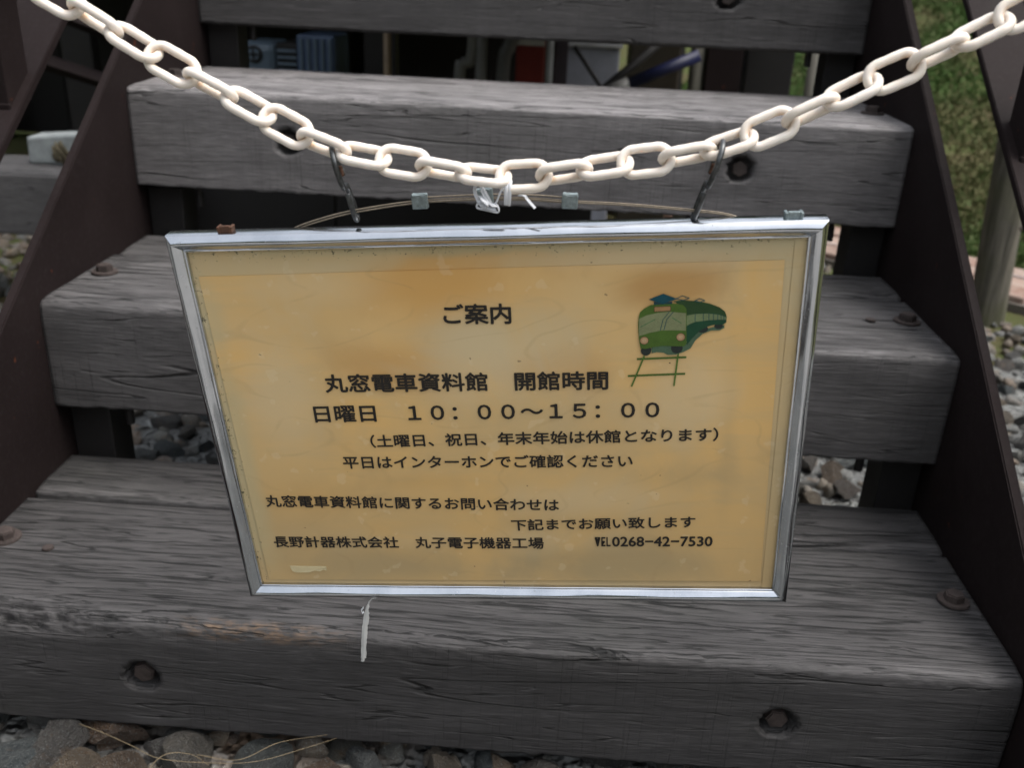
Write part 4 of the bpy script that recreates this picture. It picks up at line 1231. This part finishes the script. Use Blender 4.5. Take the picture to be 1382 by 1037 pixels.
# ================================================================== RIGHT: round post
def log_post():
    e = empty('round_post', (1.200, 1.645, GZ)); tag(e, 'round greenish timber post standing at the gravel edge by the grass', 'post')
    V, F = [], []; n = 28; m = 40
    for i in range(m):
        u = i / (m - 1); z = -.05 + 1.0 * u
        for k in range(n):
            a = 2 * math.pi * k / n; r = .0425 * (1 + .05 * math.sin(a * 2 + 1) + .03 * math.sin(a * 5 + u * 4)) * (1.04 - .08 * u)
            V.append((math.cos(a) * r - .07 * u * 1.0, math.sin(a) * r + .02 * u, z))
    for i in range(m - 1):
        for k in range(n): F.append((i * n + k, i * n + (k + 1) % n, (i + 1) * n + (k + 1) % n, (i + 1) * n + k))
    F.append(tuple((m - 1) * n + k for k in range(n)))
    N = NT('weathered_round_post'); v = N.coord('Object'); n1 = N.noise(N.coord(vec=v, scale=(90, 90, 5)), 1, 5, .65); n2 = N.noise(v, 7, 4, .6)
    c = N.mix(N.rng(n1, .35, .7), (.055, .052, .040), (.17, .155, .125)); c = N.mix(N.rng(n2, .45, .65, 0, .6), c, (.07, .075, .032))
    N.set(Base_Color=c, Roughness=.8, Normal=N.bump(n1, .7, .004))
    obj('trunk', mesh_from('trunk', V, F, True), e, N.m)
    for z in (.23, .62):
        o = obj('peg_hole', DISC, e, M['black']); o.location = (.022 - .07 * z, -.0400, z); o.rotation_euler = (R_(90), 0, .4); o.scale = (.35, .35, .6)
log_post()

# ================================================================== PLATFORM ABOVE AND WHAT STANDS UNDER IT
def platform():
    p = empty('timber_platform', (-.8, 2.4, GZ)); tag(p, 'raised timber deck on dark steel posts at the head of the steps', 'platform')
    L = Vector((.8, -2.4, -GZ))
    rg = random.Random(8)
    y = 4 * RUN
    i = 0
    while y < 3.5:
        xl = -.66 if y < 1.85 else -2.6
        o = obj('deck_plank', box_mesh('deck_plank', (xl, y, 4 * RISE - .045), (.549, y + .195, 4 * RISE + rg.uniform(-.002, .002)), .005, tone=1.2), p, M['wood_far']); o.location = L
        y += .203
    for yy_ in (1.34, 2.35, 3.40):
        o = obj('joist', box_mesh('joist', (-2.55 if yy_ > 2 else -.62, yy_, 4 * RISE - .20), (.53, yy_ + .06, 4 * RISE - .048), .003), p, M['black']); o.location = L
    for x, yy_ in ((-2.45, 2.36), (-1.5, 2.36), (-.510, 2.30), (.50, 1.40), (-2.45, 3.41), (-.9, 3.41), (.50, 3.41)):
        o = obj('post', box_mesh('post', (x - .05, yy_, GZ - .05), (x + .05, yy_ + .055, 4 * RISE - .203), .003), p, M['black']); o.location = L
    # diagonal braces seen through the left side of the flight
    for a, b in (((-1.75, 1.9, .60), (-.85, 1.9, .30)), ((-1.8, 1.9, .44), (-.9, 1.9, .20))):
        V, F = sweep([Vector(a), Vector(b)], .022, 4)
        o = obj('brace', mesh_from('brace', V, F), p, M['stringer']); o.location = L
platform()

# added dark wall standing for the deep shade under the deck
def shade_backdrop():
    e = empty('shade_wall', (-1.2, 3.55, GZ)); tag(e, 'dark boarded wall added to stand for the shade beneath the deck', 'wall')
    x = -3.3; rg = random.Random(5)
    while x < .02:
        w_ = .16
        o = obj('board', box_mesh('board', (x, 3.55, GZ - .02), (min(x + w_ - .0012, .03), 3.572, 4 * RISE - .06), .002), e, M['black']); o.location = (1.2, -3.55 + rg.uniform(-.003, .003), -GZ)
        x += w_
    o = obj('backing', box_mesh('backing', (-3.3, 3.5745, GZ - .02), (.03, 3.5785, 4 * RISE - .06)), e, M['black']); o.location = (1.2, -3.55, -GZ)
    o = obj('rail', box_mesh('rail', (-3.3, 3.579, .3), (.03, 3.62, .36)), e, M['black']); o.location = (1.2, -3.55, -GZ)
    # return along the left end
    for i in range(10):
        y = 1.95 + i * .16
        o = obj('board', box_mesh('board', (-3.33, y, GZ - .02), (-3.31, y + .152, 4 * RISE - .06), .002), e, M['black']); o.location = (1.2, -3.55, -GZ)
shade_backdrop()
def shade_board():  # added board: hides lit stones and stands for the shade there
    e = empty('shade_board', (-.45, 1.43, GZ)); tag(e, 'low dark board added to stand for shade behind the steps', 'board')
    for i, x in enumerate((-1.05, -.45)):
        o = obj('plank', box_mesh('plank', (x, 1.42, GZ - .02), (x + .596, 1.445, .165), .002), e, M['black']); o.location = (.45, -1.43, -GZ)
    for x in (-.9, -.2):
        o = obj('stake', box_mesh('stake', (x, 1.446, GZ - .02), (x + .05, 1.49, .15), .002), e, M['black']); o.location = (.45, -1.43, -GZ)
shade_board()

def pmat(name, c, rough=.5): return simple(name, c, rough, 0, .15, 30, .1)
def blue_unit():
    e = empty('blue_cabinet', (-.82, 2.30, GZ)); tag(e, 'blue-grey machine cabinet with round dark emblem and louvres in the shade', 'cabinet')
    L = Vector((.82, -2.30, -GZ)); b = pmat('faded_blue_paint', (.12, .17, .22)); b2 = pmat('deep_blue_paint', (.07, .11, .19)); dk = M['black']
    def o_(n, m, mt): o = obj(n, m, e, mt); o.location = L; return o
    o_('body', box_mesh('body', (-.945, 2.25, GZ), (-.822, 2.45, .372), .022), b)
    o_('louvre_back', box_mesh('louvre_back', (-.821, 2.262, GZ), (-.757, 2.45, .372), .002), dk)
    for i in range(14): o_('louvre', box_mesh('louvre', (-.819, 2.252, .10 + i * .019), (-.759, 2.264, .108 + i * .019), .001), b)
    o_('side_panel', box_mesh('side_panel', (-.756, 2.25, GZ), (-.640, 2.45, .40), .006), b2)
    for i in range(5): o_('rib', box_mesh('rib', (-.745 + i * .022, 2.242, GZ + .02), (-.737 + i * .022, 2.2505, .39), .001), b)
    V, F = [], []
    o = obj('emblem', disc_mesh('emblem', .026, .004), e, dk); o.location = L + Vector((-.888, 2.249, .338)); o.rotation_euler = (R_(90), 0, 0)
    o = obj('emblem_ring', disc_mesh('emblem_ring', .018, .003), e, b); o.location = L + Vector((-.888, 2.2449, .338)); o.rotation_euler = (R_(90), 0, 0)
    for a in (0, 1.57):
        o = obj('emblem_bar', box_mesh('emblem_bar', (-.017, -.0035, -.001), (.017, .0035, .001)), e, dk); o.location = L + Vector((-.888, 2.2405, .338)); o.rotation_euler = (R_(90), a, 0)
    for i in range(4): o_('marking', box_mesh('marking', (-.922 + i * .019, 2.2465, .268), (-.909 + i * .019, 2.2495, .282)), dk)
blue_unit()

def thing_box(name, lab, cat, lo, hi, mat, bev=.006, extra=None):
    c = ((lo[0] + hi[0]) / 2, (lo[1] + hi[1]) / 2, lo[2]); e = empty(name, c); tag(e, lab, cat)
    o = obj('panel' if name != 'white_crate' else 'body', box_mesh(name + '_body', lo, hi, bev), e, mat); o.location = -Vector(c)
    if extra: extra(e, -Vector(c))
    return e
def red_extra(e, L):
    o = obj('leg', box_mesh('leg', (-.075, 2.22, GZ), (-.055, 2.24, .02)), e, M['black']); o.location = L
    o = obj('leg', box_mesh('leg', (-.030, 2.22, GZ), (-.010, 2.24, .02)), e, M['black']); o.location = L
    o = obj('top_band', box_mesh('top_band', (-.083, 2.196, .405), (-.002, 2.2005, .425)), e, pmat('pale_paint', (.45, .44, .40))); o.location = L
thing_box('red_panel', 'faded red board standing in the shade between grey pipes', 'board', (-.085, 2.201, .0), (.0, 2.24, .43), pmat('faded_red_paint', (.17, .018, .012)), .003, red_extra)
def crate_extra(e, L):
    o = obj('lid', box_mesh('lid', (.066, 2.28, .402), (.232, 2.50, .416), .003), e, pmat('white_lid', (.62, .63, .66))); o.location = L
thing_box('white_crate', 'pale lilac-white crate under the deck behind the crossed rods', 'crate', (.060, 2.295, GZ), (.226, 2.49, .400), pmat('white_plastic', (.40, .42, .50)), .006, crate_extra)
thing_box('purple_panel', 'narrow dull purple board beside the thin pale pole', 'board', (.030, 2.26, GZ), (.069, 2.29, .44), pmat('dull_purple', (.060, .050, .062)), .003)

def pole(name, pts, r, mat, lab, cat='pole', grp=None, flat=None):
    o0 = Vector(pts[0]); V, F = sweep([Vector(p) - o0 for p in pts], r, 12, flat=flat)
    o = obj(name, mesh_from(name, V, F, True), None, mat, loc=o0); tag(o, lab, cat, grp); return o
gp = pmat('grey_painted_pipe', (.20, .20, .19)); pale = pmat('pale_galvanised_pipe', (.42, .43, .44)); tan = pmat('bare_tan_timber', (.30, .22, .14))
pole('pale_pole', [(.018, 2.10, GZ), (.018, 2.10, .80)], .0095, pale, 'thin pale galvanised pole beside the red board')
pole('bent_pipe', smooth_path([(-.255, 2.2, GZ), (-.252, 2.2, .30), (-.240, 2.2, .345), (-.215, 2.2, .375), (-.212, 2.2, .6)], 5), .017, gp, 'bent grey drain pipe under the deck')
pole('grey_pipe', [(-.188, 2.2, GZ), (-.188, 2.2, .65)], .017, gp, 'straight grey pipe next to the bent drain pipe')
pole('curved_pipe', smooth_path([(-.125, 2.2, GZ), (-.122, 2.2, .32), (-.105, 2.2, .40), (-.085, 2.2, .46), (-.08, 2.2, .65)], 5), .020, pmat('dark_grey_pipe', (.13, .13, .125)), 'dark grey curved pipe touching the red board')
pole('timber_lath', [(-.462, 2.15, GZ), (-.458, 2.15, .60)], .011, tan, 'bare tan lath standing in the dark under the deck')
pole('crossed_rod', [(.085, 2.02, .42), (.225, 2.06, .24)], .006, M['black'], 'thin black rod falling to the right across the pale crate', 'rod', 'rods crossed before the pale crate')
pole('crossed_rod', [(.335, 2.03, .455), (.060, 2.04, .205)], .012, M['black'], 'thick black rod rising to the right across the pale crate', 'rod', 'rods crossed before the pale crate')
pole('blue_tube', [(.430, 2.03, .412), (.245, 2.02, .330)], .017, pmat('dark_blue_paint', (.008, .012, .055)), 'dark blue tube slanting under the deck right of the crate', 'tube')
pole('blue_tube_grip', [(.244, 2.02, .329), (.180, 2.02, .300)], .020, gp, 'grey sleeve at the low end of the dark blue tube', 'sleeve')
thing_box('dark_locker', 'dark olive-brown locker behind the blue tube', 'locker', (.262, 2.34, GZ), (.415, 2.55, .47), pmat('olive_brown_paint', (.050, .042, .030)), .005)
pole('wood_upright', [(.446, 2.18, GZ), (.446, 2.18, .66)], .022, pmat('greyed_timber', (.13, .125, .10), .8), 'greyed timber upright between locker and dark steel post', 'post')
thing_box('steel_post', 'wide dark brown steel post beside the greyed timber upright', 'post', (.470, 2.15, GZ), (.572, 2.20, .66), M['stringer'], .002)
pole('garden_stake', [(.790, 2.22, GZ), (.790, 2.22, .58)], .017, pmat('greyed_stake', (.125, .120, .10), .8), 'greyed garden stake standing before the grass under the top step', 'stake')

# left: neighbouring flight of timbers with a chipped pale block on it
def side_steps():
    e = empty('side_landing', (-1.6, 1.4, GZ)); tag(e, 'second weathered timber landing beyond the left side plate', 'landing')
    L = Vector((1.6, -1.4, -GZ))
    zt = .148
    for i, (y, d) in enumerate(((1.298, .205),)):
        o = obj('beam', box_mesh('beam', (-2.4, y, zt - .142), (-.80, y + d, zt), .006, tone=1.5), e, M['wood_far']); o.location = L
    for x in (-2.2, -1.5, -.9):
        o = obj('leg', box_mesh('leg', (x, 1.36, GZ - .02), (x + .06, 1.44, zt - .143)), e, M['black']); o.location = L
    e2 = empty('pale_block', (-1.105, 1.435, zt)); tag(e2, 'chipped whitish concrete block with a brown knot on the left landing', 'block')
    N = NT('whitish_concrete'); v = N.coord('Object'); n = N.noise(v, 40, 5, .6)
    N.set(Base_Color=N.mix(N.rng(n, .35, .7), (.24, .26, .26), (.34, .37, .37)), Roughness=.8, Normal=N.bump(n, .5, .003))
    bm = bmesh.new(); add_box(bm, (-.062, -.03, 0), (.075, .04, .068), .006)
    for v_ in bm.verts:
        if v_.co.z > .05: v_.co.x *= .97; v_.co.z += .006 * math.sin(v_.co.x * 30)
    m = bpy.data.meshes.new('body'); bm.to_mesh(m); bm.free(); obj('body', m, e2, N.m)
    bm = bmesh.new(); bmesh.ops.create_icosphere(bm, subdivisions=3, radius=1)
    for v_ in bm.verts: v_.co = Vector((v_.co.x * .020, v_.co.y * .010, v_.co.z * .024)) * (1 + .2 * math.sin(v_.co.x * 9 + v_.co.z * 7))
    m = bpy.data.meshes.new('brown_knot'); bm.to_mesh(m); bm.free()
    o = obj('brown_knot', m, e2, simple('brown_lichen', (.09, .075, .045), .9, 0, .4, 120, .6)); o.location = (.018, -.030, .030)
side_steps()
